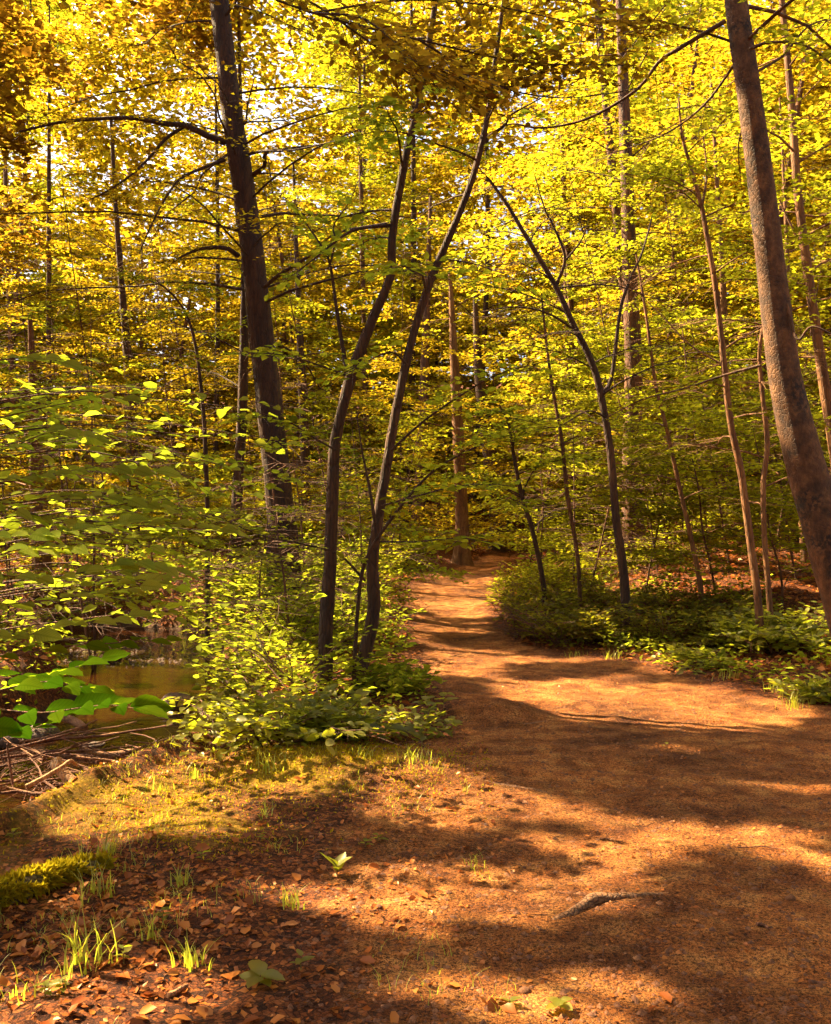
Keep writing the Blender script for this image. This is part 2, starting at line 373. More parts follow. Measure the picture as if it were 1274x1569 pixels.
# ------------------------------------------------------------------ object helpers
def mesh_np(name, V, faces_flat, sizes, mat, smooth=True):
    me = bpy.data.meshes.new(name)
    V = np.asarray(V, np.float32); faces_flat = np.asarray(faces_flat, np.int32); sizes = np.asarray(sizes, np.int32)
    me.vertices.add(len(V)); me.vertices.foreach_set('co', V.ravel())
    me.loops.add(len(faces_flat)); me.loops.foreach_set('vertex_index', faces_flat)
    me.polygons.add(len(sizes))
    st = np.zeros(len(sizes), np.int32); st[1:] = np.cumsum(sizes)[:-1]
    me.polygons.foreach_set('loop_start', st)
    if smooth: me.polygons.foreach_set('use_smooth', np.ones(len(sizes), bool))
    me.update(calc_edges=True)
    me.materials.append(MATS[mat])
    return me

def add(name, data, parent=None, label=None, cat=None, group=None, kind=None, loc=None):
    o = bpy.data.objects.new(name, data)
    COL.objects.link(o)
    if parent is not None: o.parent = parent
    if loc is not None: o.location = loc
    if label: o['label'] = label
    if cat: o['category'] = cat
    if group: o['group'] = group
    if kind: o['kind'] = kind
    return o

class MB:
    """collects pieces of one part"""
    def __init__(self): self.V = []; self.Fl = []; self.Sz = []; self.n = 0
    def put(self, V, Fc):
        V = np.asarray(V, float).reshape(-1, 3); Fc = np.asarray(Fc)
        self.V.append(V); self.Fl.append((Fc + self.n).ravel()); self.Sz.append(np.full(len(Fc), Fc.shape[1])); self.n += len(V)
    def mesh(self, name, mat, origin=None, smooth=True):
        V = np.concatenate(self.V)
        if origin is not None: V = V - np.asarray(origin)
        return mesh_np(name, V, np.concatenate(self.Fl), np.concatenate(self.Sz), mat, smooth)

def smooth_line(pts, n):
    """Catmull-Rom through points (k, m) -> n samples"""
    p = np.asarray(pts, float)
    if len(p) == 2: return p[0] + (p[1] - p[0]) * np.linspace(0, 1, n)[:, None]
    q = np.vstack([2 * p[0] - p[1], p, 2 * p[-1] - p[-2]])
    t = np.linspace(0, len(p) - 1 - 1e-6, n); i = t.astype(int); f = (t - i)[:, None]
    a, b, c, d = q[i], q[i + 1], q[i + 2], q[i + 3]
    return 0.5 * (2 * b + (c - a) * f + (2 * a - 5 * b + 4 * c - d) * f ** 2 + (3 * b - a - 3 * c + d) * f ** 3)

def unit(v): return v / (np.linalg.norm(v, axis=-1, keepdims=True) + 1e-9)

def tube(mb, pts, rad, n=8, rough=0.0, flare=0.0, lobes=5, seed=0, cap=True):
    pts = np.asarray(pts, float); k = len(pts); rad = np.broadcast_to(rad, (k,)).astype(float)
    T = unit(np.gradient(pts, axis=0))
    ref = np.array([0.31, 0.95, 0.05]) if abs(unit(pts[-1] - pts[0])[2]) > .6 else np.array([0.05, 0.1, 1.0])
    U = unit(np.cross(T, ref)); W = np.cross(T, U)
    a = np.arange(n) / n * 2 * math.pi
    rr = np.repeat(rad[:, None], n, 1)
    if rough:
        ln = np.concatenate([[0], np.cumsum(np.linalg.norm(np.diff(pts, axis=0), axis=1))])
        sc_ = max(rad.mean(), 1e-3)
        aa, ll = np.meshgrid(np.cos(a) * 1.3 + np.sin(a * 2) * .6, ln / sc_ * 0.12)
        rr = rr * (1 + rough * 2 * fbm(aa * 1.7 + 9, ll * 3 + aa, seed + 3))
        aa2, ll2 = np.meshgrid(np.arange(n) * 1.37, ln / sc_ * .5)
        rr = rr * (1 + rough * .7 * (vnoise(aa2, ll2, seed) - .5))
    if flare:
        ln = np.concatenate([[0], np.cumsum(np.linalg.norm(np.diff(pts, axis=0), axis=1))])
        f = np.exp(-ln / (rad[0] * 2.2))[:, None]
        rr = rr * (1 + flare * f * (0.6 + 0.55 * np.cos(a * lobes + seed)[None, :] + .25 * np.cos(a * 3 + seed * 2)[None, :]))
    V = pts[:, None, :] + rr[:, :, None] * (np.cos(a)[None, :, None] * U[:, None, :] + np.sin(a)[None, :, None] * W[:, None, :])
    i = np.arange(k - 1)[:, None] * n; j = np.arange(n)[None, :]; j2 = (j + 1) % n
    Fc = np.stack([i + j, i + j2, i + n + j2, i + n + j], -1).reshape(-1, 4)
    mb.put(V, Fc)
    if cap:
        mb.put(V[-1], np.arange(n)[None, :])
        mb.put(V[0], np.arange(n)[::-1][None, :])

LEAF_FAR = (np.array([[0, 0, 0], [.42, -.5, .10], [1, 0, -.04], [.42, .5, .10]]), [[0, 1, 2], [0, 2, 3]])
LEAF_MID = (np.array([[0, 0, 0], [.28, -.46, .08], [.68, -.36, .06], [1, 0, -.06], [.68, .36, .06], [.28, .46, .08]]), [[0, 1, 2, 3], [0, 3, 4, 5]])

class Leaves:
    def __init__(self): self.C = []; self.A = []; self.N = []; self.L = []
    def put(self, C, A, N, L):
        C = C.reshape(-1, 3); self.C.append(C); self.A.append(A.reshape(-1, 3)); self.N.append(N.reshape(-1, 3)); self.L.append(np.broadcast_to(L, (len(C),)))
    def arrays(self): return np.concatenate(self.C), np.concatenate(self.A), np.concatenate(self.N), np.concatenate(self.L)
    def mesh(self, name, mat, tpl=LEAF_FAR, wid=0.62, shade=True, origin=None, drop=None):
        C, A, N, L = self.arrays()
        if shade:
            k = shade_keep(C)
            if shade != True: k |= np.random.default_rng(len(C)).uniform(0, 1, len(C)) < shade
            C, A, N, L = C[k], A[k], N[k], L[k]
        if drop is not None:
            k = ~drop(C); C, A, N, L = C[k], A[k], N[k], L[k]
        if origin is not None: C = C - np.asarray(origin)
        A = unit(A); Sd = unit(np.cross(N, A)); N = np.cross(A, Sd)
        tv, tf = tpl
        V = C[:, None, :] + L[:, None, None] * (tv[None, :, 0, None] * A[:, None, :] + wid * tv[None, :, 1, None] * Sd[:, None, :] + tv[None, :, 2, None] * N[:, None, :])
        tf = np.array(tf); Fc = (np.arange(len(C))[:, None, None] * len(tv) + tf[None]).reshape(-1, tf.shape[1])
        return mesh_np(name, V.reshape(-1, 3), Fc.ravel(), np.full(len(Fc), tf.shape[1]), mat, smooth=False)

UP = np.array([0, 0, 1.0])

def sprays(lv, mb, br, ntw, twl, k, ls, g, tilt=0.38, t0=0.2, twr=0.004, droop=.12):
    """flat sprays of leaves on both sides of a branch polyline, with their twigs"""
    t = np.linspace(t0, 1, ntw) + g.uniform(-.02, .02, ntw); t = np.clip(t, 0, 1)
    seg = np.linspace(0, 1, len(br))
    P = np.stack([np.interp(t, seg, br[:, c]) for c in range(3)], 1)
    Tn = unit(np.gradient(br, axis=0)); T = unit(np.stack([np.interp(t, seg, Tn[:, c]) for c in range(3)], 1))
    sd = unit(np.cross(T, UP)); sg = np.where(np.arange(ntw) % 2 == 0, 1.0, -1.0)[:, None]
    d = unit(T * g.uniform(.35, .8, (ntw, 1)) + sd * sg * g.uniform(.6, 1, (ntw, 1)) + UP * g.normal(.04, .14, (ntw, 1)))
    d[-1] = T[-1]
    ln = twl * (1.15 - .55 * t) * g.uniform(.6, 1.3, ntw)
    s = (np.arange(k) + .6) / k
    pos = P[:, None, :] + d[:, None, :] * (ln[:, None] * s[None, :])[..., None] - UP * (droop * ln[:, None] * s[None, :] ** 2)[..., None]
    pr = unit(np.cross(d, UP)); alt = np.where(np.arange(k) % 2 == 0, 1.0, -1.0)
    A = d[:, None, :] * .65 + pr[:, None, :] * alt[None, :, None] * .8 + g.normal(0, .18, (ntw, k, 3)) - UP * .08
    N = UP + g.normal(0, tilt, (ntw, k, 3))
    L = ls * g.uniform(.65, 1.25, (ntw, k))
    lv.put(pos + pr[:, None, :] * g.normal(0, .11 * twl, (ntw, k, 1)) + g.normal(0, .012, pos.shape), A, N, L.ravel())
    if mb is not None:
        e = P + d * ln[:, None] - UP * (droop * ln)[:, None]
        u = unit(np.cross(d, UP + .01)); v = np.cross(d, u)
        ring = np.stack([u, -.5 * u + .87 * v, -.5 * u - .87 * v], 1)
        V = np.concatenate([P[:, None, :] + ring * twr, e[:, None, :] + ring * twr * .35], 1)
        f = np.array([[0, 1, 4, 3], [1, 2, 5, 4], [2, 0, 3, 5]])
        mb.put(V.reshape(-1, 3), (np.arange(ntw)[:, None, None] * 6 + f[None]).reshape(-1, 4))

def branch_line(start, az, elev, length, g, n=7, bend=-.25):
    d0 = np.array([math.sin(az) * math.cos(elev), math.cos(az) * math.cos(elev), math.sin(elev)])
    s = np.linspace(0, 1, n)[:, None]
    sdv = np.array([math.cos(az), -math.sin(az), 0])
    w = g.normal(0, .06, (n, 1)).cumsum(0) * s
    return start + d0 * length * s + UP * bend * length * s ** 2 + sdv * w * length * .6 + UP * g.normal(0, .015, (n, 1)) * length * s

def make_tree(name, label, cat, pts, rads, bark, leafmat, nb=16, z0=.35, z1=1.0, blen=2.2, ls=.085, k=15, ntw=14, twl=.6, explicit=(), group=None, seed=0,
              nseg=10, flare=0.5, elev=(.05, .6), tpl=LEAF_FAR, shade=True, azb=None, stems=(), drop=None, extra_rad=.010, rough=.10, joined=False):
    """a tree: trunk, one part for each limb, a crown of leaves. pts world polyline base -> top"""
    g = np.random.default_rng(seed + 100)
    base = np.array(pts[0], float)
    root = add(name, None, None, label, cat, group, loc=base)
    root.empty_display_size = .2
    line = smooth_line(pts, max(14, len(pts) * 5)); rr = np.interp(np.linspace(0, 1, len(line)), np.linspace(0, 1, len(rads)), rads)
    mb = MB(); tube(mb, line, rr, nseg, rough=rough, flare=flare, seed=seed)
    add('trunk', mb.mesh('trunk', bark, base), root)
    lv = Leaves()
    for (sp, sr) in stems:
        sl = smooth_line(sp, max(12, len(sp) * 5)); mb = MB(); tube(mb, sl, np.interp(np.linspace(0, 1, len(sl)), np.linspace(0, 1, len(sr)), sr), nseg, rough=rough, flare=flare * .6, seed=seed + 5)
        add('stem', mb.mesh('stem', bark, base), root)
    lines = [(line, rr)] + [(smooth_line(sp, 20), np.interp(np.linspace(0, 1, 20), np.linspace(0, 1, len(sr)), sr)) for sp, sr in stems]
    for (ep, er, leafy) in explicit:
        el = smooth_line(ep, max(8, len(ep) * 4)); mb = MB()
        tube(mb, el, np.linspace(er, er * .3, len(el)), 6, rough=.08, seed=seed)
        if leafy: sprays(lv, mb, el, int(ntw * leafy), twl, k, ls, g, t0=.3)
        add('branch', mb.mesh('branch', bark, base), root)
    jm = MB()
    for b in range(nb):
        ln_, r_ = lines[b % len(lines)]
        f = z0 + (z1 - z0) * (b + g.uniform(0, 1)) / nb
        i = min(int(f * (len(ln_) - 1)), len(ln_) - 1)
        az = b * 2.4 + g.normal(0, .4) if azb is None else g.uniform(*azb)
        L = blen * g.uniform(.55, 1.2) * (1.15 - .5 * (f - z0) / (z1 - z0 + 1e-6))
        bl = branch_line(ln_[i], az, g.uniform(*elev), L, g)
        mb = jm if joined else MB(); r0 = min(r_[i] * .5, extra_rad * .6 + .0045 * L)
        tube(mb, bl, np.linspace(r0, r0 * .25, len(bl)), 5)
        sprays(lv, mb, bl, ntw, twl, k, ls, g)
        if not joined: add('branch', mb.mesh('branch', bark, base), root)
    if joined: add('branches', jm.mesh('branches', bark, base), root, kind='stuff')
    if lv.C:
        add('crown', lv.mesh('crown', leafmat, tpl, shade=shade, origin=base, drop=drop), root, kind='stuff')
    return root

def px_line(pp, D, dd=0.0):
    """photo polyline at depth D (growing by dd towards the top)"""
    n = len(pp)
    return [P3(x, y, D + dd * i / max(1, n - 1)) for i, (x, y) in enumerate(pp)]

def rooted(pp, D, dd=0.0, sink=.12):
    """the same with its first point dropped to the ground"""
    L = px_line(pp, D, dd)
    b = L[0].copy(); gz = float(height(b[0], b[1]))
    if b[2] > gz - sink + .05:
        d = unit(L[0] - L[1]) if len(L) > 1 else -UP
        b2 = b.copy(); b2[:2] += d[:2] * .25 * min(1.0, (b[2] - gz)); b2[2] = float(height(b2[0], b2[1])) - sink
        if b[2] - gz > .15: return [b2] + L
        L[0] = b2
        return L
    b[2] = gz - sink; L[0] = b
    return L

# ------------------------------------------------------------------ the setting: ground, path, water
def axis(lo, hi, step, far_lo, far_hi, grow=1.12):
    a = list(np.arange(lo, hi, step)); s = step
    while a[-1] < far_hi: s = min(s * grow, 6); a.append(a[-1] + s)
    s = step; b = []
    x = lo
    while x > far_lo: s = min(s * grow, 6); x -= s; b.append(x)
    return np.array(b[::-1] + a)
gx = axis(-3.6, 4.2, .04, -110, 110, 1.05); gy = axis(2.4, 11.0, .04, -40, 140, 1.035)
GX, GY = np.meshgrid(gx, gy)
GZ = height(GX, GY)
VX = np.stack([GX, GY, GZ], -1).reshape(-1, 3)
SDP = poly_sd(GX, GY, PATH).ravel(); SDS = poly_sd(GX, GY, STREAM).ravel()
fx, fy = VX[:, 0], VX[:, 1]
a_path = np.clip(0.5 - (SDP + .25 * fbm(fx * 1.5, fy * 1.5, 51)) / .5, 0, 1)
a_path = np.maximum(a_path, .42 * np.exp(-(((fx + .45) / .5) ** 2 + ((fy - 6.0) / .8) ** 2)))
mo = np.exp(-(((fx + .55) / .75) ** 2 + ((fy - 6.3) / .55) ** 2)) * 1.05 + np.exp(-(((fx + 1.5) / .5) ** 2 + ((fy - 5.5) / .45) ** 2)) * .5 + .55 * np.exp(-(((fx + 2.2) / .6) ** 2 + ((fy - 5.4) / .5) ** 2)) \
    + .9 * np.exp(-(((fx + 1.95) / .5) ** 2 + ((fy - 4.3) / .35) ** 2)) + .5 * np.exp(-(((fx + .95) / .35) ** 2 + ((fy - 5.0) / .3) ** 2))
a_moss = np.clip(mo * (.6 + .6 * sstep(.30, .70, vnoise(fx * 4, fy * 4, 61) * .6 + .4 * vnoise(fx * 11, fy * 11, 62))), 0, 1) * (1 - np.clip(a_path * 1.2 - .35, 0, 1))
a_wet = np.clip(1 - (VX[:, 2] + .52) / .22, 0, 1)
ny, nx = GX.shape
ii = np.arange(ny - 1)[:, None] * nx + np.arange(nx - 1)[None, :]
QF = np.stack([ii, ii + 1, ii + nx + 1, ii + nx], -1).reshape(-1, 4)
onp = SDP[QF].mean(1) < 0
def sheet(name, faces, **k):
    u, inv = np.unique(faces, return_inverse=True)
    me = mesh_np(name, VX[u], inv.ravel(), np.full(len(faces), 4), 'forest_floor')
    for nm, arr in (('path', a_path), ('moss', a_moss), ('wet', a_wet)):
        at = me.attributes.new(nm, 'FLOAT', 'POINT'); at.data.foreach_set('value', arr[u].astype(np.float32))
    return add(name, me, kind='structure', **k)
ground = sheet('ground', QF[~onp], label='leaf strewn forest floor with mossy stream bank')
path = sheet('path', QF[onp], label='sandy orange footpath winding into the wood')
wx = np.linspace(-16, -1, 40); wy = np.linspace(2.5, 22, 50); WX, WY = np.meshgrid(wx, wy)
ii = np.arange(49)[:, None] * 40 + np.arange(39)[None, :]
WF = np.stack([ii, ii + 1, ii + 41, ii + 40], -1).reshape(-1, 4)
keep = (poly_sd(WX, WY, STREAM).ravel()[WF].min(1) < 1.2)
add('water', mesh_np('water', np.stack([WX, WY, np.full(WX.shape, WATER_Z)], -1).reshape(-1, 3), WF[keep].ravel(), np.full(int(keep.sum()), 4), 'stream_water'),
    kind='structure', label='still brown stream water below the bank')

# ------------------------------------------------------------------ trees that stand out in the photograph
def T(name, label, pp, D, w, bark, leafmat, dd=0.0, explicit=(), stems=(), cat='tree', **k):
    """pp photo polyline base -> top, w trunk widths in photo pixels along it"""
    w = list(w)
    if pp[-1][1] > 60 and w[-1] > 9:            # carry the trunk on up into the leaves
        (xa, ya), (xb, yb) = pp[-2], pp[-1]; e = 520 if D > 15 else 300; s_ = (xb - xa) / (yb - ya)
        pp = list(pp) + [(xb - s_ * e * .5, yb - e * .5), (xb - s_ * e * .8, yb - e)]; w = w + [w[-1] * .6, 2]
    L = rooted(pp, D, dd)
    rads = [x * .88 / 2 / F * D for x in w]
    ex = [(px_line(e, D + off, eo), er * .8 / 2 / F * D, lf) for (e, er, off, eo, lf) in explicit]
    st = []
    for (s, sw) in stems: st.append((rooted(s, D, dd), [x * .8 / 2 / F * D for x in sw]))
    return make_tree(name, label, cat, L, rads, bark, leafmat, explicit=ex, stems=st, **k)

def clear_trunks(C):
    """keeps leaves off the faces of the two big trunks as in the photograph"""
    return np.zeros(len(C), bool)

T('beech_tree', 'big leaning smooth barked beech beside the path, its left flank sunlit',
  [(1338, 1075), (1312, 965), (1277, 850), (1238, 725), (1207, 600), (1190, 480), (1172, 330), (1152, 170), (1128, 0), (1110, -160), (1090, -420)], 8.6,
  [92, 84, 78, 66, 56, 50, 46, 42, 38, 34, 26], 'bark_beech', 'leaf_lime',
  explicit=[([(1112, 32), (1040, 75), (1010, 95), (975, 138), (900, 182), (830, 196), (782, 190), (748, 208)], 9, 0, .8, .6),
            ([(1150, 75), (1180, 65), (1235, 70), (1290, 110)], 7, -.2, -.5, .5), ([(1160, 110), (1200, 85), (1240, 40), (1290, 25)], 7, .2, .5, .4),
            ([(1205, 465), (1222, 520), (1245, 500), (1290, 520)], 7, -.1, -.3, 0), ([(1165, 560), (1110, 575), (1050, 595), (985, 612), (930, 640)], 6, .1, .7, .5),
            ([(1125, 100), (1080, 160), (1020, 205), (940, 235)], 6, .1, .6, .6)],
  nb=12, z0=.72, blen=2.6, ls=.09, ntw=12, seed=1, nseg=20, elev=(.1, .6), rough=.05, flare=.25)

T('dark_oak_tree', 'tall dark trunked tree standing behind the leafy stream bank, long bare limb to its side',
  [(434, 830), (425, 740), (413, 620), (399, 500), (386, 380), (369, 260), (353, 150), (336, 0), (322, -130), (300, -420)], 16.5,
  [56, 50, 46, 44, 42, 40, 37, 33, 30, 22], 'bark_dark', 'leaf_gold',
  explicit=[([(345, 218), (318, 208), (285, 193), (250, 189), (205, 181), (150, 182), (90, 188), (30, 202)], 13, 0, -1.5, .9),
            ([(283, 193), (255, 212), (235, 235), (205, 265), (170, 290), (140, 305)], 8, -.2, -.8, .6),
            ([(345, 245), (310, 258), (275, 275), (250, 310), (230, 350), (215, 385)], 7, -.1, -1.2, .5),
            ([(385, 270), (405, 255), (408, 235), (440, 228), (490, 222)], 10, 0, -.8, .6), ([(372, 240), (400, 232), (450, 230), (520, 215)], 7, 0, -1.5, .6),
            ([(366, 392), (345, 380), (310, 381), (285, 390), (265, 402)], 10, 0, -.8, .6), ([(355, 160), (375, 190), (380, 160), (390, 120)], 6, 0, -.3, .5),
            ([(405, 440), (430, 420), (470, 395), (515, 358), (600, 340)], 8, -.3, -2, .5)],
  nb=36, z0=.40, blen=4.2, ls=.09, ntw=18, k=15, twl=.9, seed=2, nseg=18, elev=(0, .5), rough=.10)

T('twin_stemmed_tree', 'slender dark tree with two long curving stems beside the footpath',
  [(497, 1062), (500, 960), (507, 850), (512, 700), (522, 640), (540, 570), (570, 492), (598, 425), (601, 365), (611, 300), (627, 215), (641, 165), (655, 80), (668, 0), (685, -120)], 9.2,
  [28, 25, 23, 20, 19, 20, 17, 16, 14, 14, 13, 12, 11, 10, 7], 'bark_dark', 'leaf_green',
  stems=[([(541, 1082), (556, 1015), (573, 935), (571, 865), (580, 790), (592, 720), (605, 640), (622, 560), (640, 490), (660, 430), (690, 360), (715, 300), (735, 235), (750, 160), (760, 85), (775, -20)],
          [30, 27, 25, 24, 20, 19, 18, 17, 16, 15, 14, 13, 12, 11, 9, 7])],
  explicit=[([(533, 575), (520, 500), (506, 405), (492, 376), (470, 343)], 9, 0, .2, .4), ([(506, 405), (514, 370), (512, 345), (535, 310), (548, 280)], 5, 0, .2, .5),
            ([(598, 345), (545, 352), (515, 370), (480, 398), (440, 428)], 7, 0, -.3, .7), ([(757, 205), (775, 190), (785, 175), (830, 150)], 7, 0, -.3, .5),
            ([(542, 1050), (548, 940), (560, 860), (600, 795), (650, 735), (690, 705), (740, 680)], 9, -.25, -.5, .8),
            ([(560, 890), (520, 850), (470, 835), (400, 820), (330, 790)], 5, -.3, -.8, 1.0), ([(600, 690), (650, 645), (700, 610), (760, 575), (830, 555)], 5, -.2, -.8, .9),
            ([(515, 690), (480, 670), (430, 640), (380, 640)], 4, -.2, -.8, 1.0), ([(575, 800), (565, 740), (555, 690), (548, 640)], 7, -.2, .1, .3), ([(585, 775), (640, 760), (700, 745), (760, 742)], 4, -.6, -.8, 1.0),
            ([(580, 830), (640, 830), (690, 825), (740, 828)], 4, -.6, -.8, 1.0), ([(545, 580), (490, 560), (440, 545), (380, 540)], 4, -.4, -.8, .9), ([(625, 560), (600, 540), (560, 555), (520, 575)], 4, -.4, -.5, .8)],
  nb=14, z0=.55, blen=1.5, ls=.10, ntw=10, k=9, twl=.45, seed=3, nseg=12, tpl=LEAF_MID, rough=.14, flare=.2)

T('forked_tree', 'dark slim forked tree rising out of the low bushes at the path bend',
  [(957, 890), (945, 800), (935, 690), (920, 600), (905, 550), (880, 500), (855, 445), (835, 410), (805, 360), (775, 310), (745, 270)], 13.0,
  [18, 16, 14, 13, 12, 11, 10, 9, 8, 6, 3], 'bark_dark', 'leaf_lime',
  explicit=[([(924, 604), (938, 575), (950, 480), (965, 430), (985, 385), (1000, 330)], 9, 0, .3, .6), ([(853, 437), (866, 395), (850, 350), (835, 320), (820, 270)], 7, 0, -.2, .6),
            ([(866, 400), (890, 370), (900, 345)], 5, 0, -.2, .6), ([(880, 505), (840, 480), (790, 470), (740, 478)], 5, 0, -.8, .8), ([(930, 640), (900, 630), (850, 655), (800, 640)], 4, 0, -.8, .8)],
  nb=14, z0=.3, blen=1.8, ls=.09, seed=4, nseg=12)

T('young_beech_tree', 'straight brown young tree left of the big leaning beech, reaching the leaves',
  [(1163, 935), (1150, 830), (1135, 720), (1120, 650), (1110, 560), (1098, 450), (1085, 370), (1075, 315), (1060, 260), (1046, 210), (1040, 150)], 11.2,
  [15, 14, 13, 12, 11, 10, 9, 8, 6, 5, 3], 'bark_warm', 'leaf_lime',
  explicit=[([(1076, 318), (1083, 270), (1080, 225), (1074, 190)], 5, 0, .2, .5), ([(1075, 320), (1040, 290), (1000, 275)], 4, 0, .2, .6), ([(1110, 560), (1060, 530), (1010, 480), (960, 430)], 4, 0, .5, .7)],
  nb=12, z0=.3, blen=1.5, ls=.09, seed=5)
T('young_beech_tree', 'thin young tree with a kinked stem close behind the straight brown young tree',
  [(1180, 930), (1172, 830), (1170, 740), (1176, 680), (1168, 600), (1164, 540), (1172, 480), (1176, 400)], 11.8, [11, 10, 9, 9, 8, 7, 6, 4], 'bark_warm', 'leaf_lime', nb=9, z0=.25, blen=1.3, ls=.09, seed=6)
T('slender_tree', 'slender tan tree at the picture edge just behind the big leaning beech',
  [(1300, 900), (1285, 730), (1265, 600), (1250, 500), (1236, 400), (1223, 300), (1216, 200), (1208, 100), (1198, 0), (1190, -100)], 12.4, [28, 24, 20, 18, 16, 15, 14, 12, 10, 7], 'bark_warm', 'leaf_lime',
  explicit=[([(1236, 395), (1205, 330), (1185, 290), (1150, 270)], 5, 0, .2, .6), ([(1225, 330), (1260, 330), (1300, 315)], 5, 0, .2, .6)], nb=14, z0=.35, blen=2.2, ls=.09, seed=7)
T('sapling', 'thin reddish sapling leaning among the right bank leaf litter', [(1073, 895), (1058, 820), (1040, 740), (1020, 650), (1005, 590), (990, 480), (975, 390)], 13.5, [10, 9, 8, 7, 6, 5, 3], 'bark_warm', 'leaf_lime', nb=9, z0=.3, blen=1.3, ls=.085, seed=8)
T('sapling', 'crooked dark sapling at the corner of the bushes where the path bends', [(833, 898), (818, 820), (800, 760), (788, 700), (780, 650), (765, 620)], 14.5, [10, 9, 8, 7, 5, 3], 'bark_dark', 'leaf_green', nb=8, z0=.3, blen=1.2, ls=.085, seed=9,
  explicit=[([(803, 765), (785, 755), (770, 748)], 4, 0, 0, 0), ([(800, 760), (810, 735), (822, 715)], 4, 0, 0, .3)])
T('sapling', 'wavy brown sapling between the crooked sapling and the forked tree', [(886, 860), (870, 760), (862, 680), (848, 600), (838, 530), (830, 450)], 14.2, [8, 7, 7, 6, 5, 3], 'bark_mid', 'leaf_lime', nb=9, z0=.25, blen=1.3, ls=.085, seed=10)
T('sapling', 'thin bare stemmed sapling in front of the dark tall trunk, leaning over the stream bank', [(318, 790), (316, 720), (314, 660), (309, 600), (301, 535), (288, 487), (268, 455), (240, 430)], 16.8, [9, 8, 8, 7, 6, 5, 4, 2], 'bark_dark', 'leaf_green', nb=8, z0=.45, blen=1.2, ls=.08, seed=11,
  explicit=[([(301, 535), (330, 515), (370, 495)], 3, 0, .2, .5)])
T('path_end_tree', 'olive barked trunk with spreading roots at the far end of the path',
  [(710, 862), (708, 790), (704, 700), (699, 600), (694, 500), (690, 420)], 24.8, [26, 23, 21, 18, 12, 6], 'bark_warm', 'leaf_lime', nb=14, z0=.4, blen=3.0, ls=.10, seed=12, nseg=14, flare=.9, ntw=10)
T('dark_tree', 'thick dark trunk behind the far end of the path', [(767, 822), (758, 745), (744, 650), (733, 560), (728, 450)], 29, [36, 30, 26, 18, 7], 'bark_dark', 'leaf_gold', nb=14, z0=.4, blen=3.2, ls=.11, seed=13, nseg=12, flare=.6)
T('grey_beech_tree', 'broad straight trunk half hidden in leaves behind the forked tree', [(972, 850), (968, 700), (971, 560), (966, 440), (962, 300), (955, 120), (948, -60), (940, -250)], 20, [38, 32, 30, 27, 23, 18, 14, 8], 'bark_mid', 'leaf_gold', nb=18, z0=.4, blen=3.2, ls=.10, seed=14, nseg=14)
T('dark_tree', 'narrow dark trunk close beside the tall dark trunked tree', [(362, 800), (366, 720), (371, 640), (374, 540), (375, 440), (372, 300)], 21, [22, 19, 18, 17, 15, 10], 'bark_dark', 'leaf_gold', nb=12, z0=.4, blen=3.0, ls=.10, seed=15)
T('orange_barked_tree', 'bright orange barked trunk across the stream at the picture edge', [(64, 850), (60, 780), (56, 700), (52, 600), (46, 480)], 20.5, [34, 30, 27, 20, 7], 'bark_warm', 'leaf_gold', nb=16, z0=.4, blen=3.2, ls=.10, seed=16, nseg=14)
for q, (pp, D, wd, bk, lm, lab) in enumerate([
    ([(205, 800), (203, 700), (200, 600), (192, 500), (180, 350), (170, 180)], 25, 20, 'bark_dark', 'leaf_gold', 'dark far trunk over the stream between the orange trunk and the thin sapling'),
    ([(640, 830), (645, 720), (650, 600), (655, 450), (660, 300)], 33, 20, 'bark_mid', 'leaf_gold', 'brown far trunk seen between the two curving stems and the path end tree'),
    ([(880, 800), (878, 700), (872, 560), (868, 400), (860, 200)], 28, 22, 'bark_mid', 'leaf_lime', 'pale brown far trunk behind the wavy brown sapling'),
    ([(1105, 830), (1108, 740), (1112, 640), (1110, 480), (1100, 300), (1090, 120)], 22, 15, 'bark_warm', 'leaf_lime', 'tan far trunk behind the straight brown young tree'),
    ([(1235, 850), (1228, 760), (1222, 650), (1212, 520), (1205, 350), (1195, 150)], 18, 13, 'bark_warm', 'leaf_lime', 'thin tan trunk seen left of the big leaning beech, deep in the litter'),
    ([(1010, 850), (1012, 760), (1020, 620), (1028, 480), (1035, 300)], 24, 14, 'bark_warm', 'leaf_lime', 'reddish far trunk between the broad straight trunk and the reddish sapling'),
    ([(470, 810), (468, 700), (462, 560), (455, 400), (450, 250)], 28, 18, 'bark_dark', 'leaf_gold', 'dark far trunk just right of the tall dark trunked tree')]):
    T('forest_tree', lab, pp, D, [wd * 1.2, wd, wd * .9, wd * .55, wd * .25], bk, lm, nb=20, z0=.2, blen=3.4, ls=.11, ntw=16, k=15, twl=.8, seed=30 + q)

T('overhanging_oak', 'shaded oak bough spreading leaves darkened for shade across the top of the picture', [(-1120, 1250), (-1110, 900), (-1080, 500), (-1020, 100), (-940, -200), (-880, -420)], 7.2, [60, 52, 48, 40, 30, 14], 'bark_dark', 'leaf_shade_tone',
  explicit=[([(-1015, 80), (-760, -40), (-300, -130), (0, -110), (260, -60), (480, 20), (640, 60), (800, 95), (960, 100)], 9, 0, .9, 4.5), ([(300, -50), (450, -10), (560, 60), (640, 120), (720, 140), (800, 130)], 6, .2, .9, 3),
            ([(480, 20), (620, 0), (760, 10), (900, 40), (1000, 60)], 5, .2, 1.2, 3), ([(480, 20), (560, 30), (640, 95), (700, 110)], 5, -.2, -.6, 1.8), ([(640, 60), (760, 130), (860, 150), (960, 140)], 5, .3, 1.4, 2.2)], nb=4, z0=.7, blen=2.0, ls=.08, ntw=14, k=15, twl=.75, seed=21, nseg=10, tpl=LEAF_MID, shade=True)

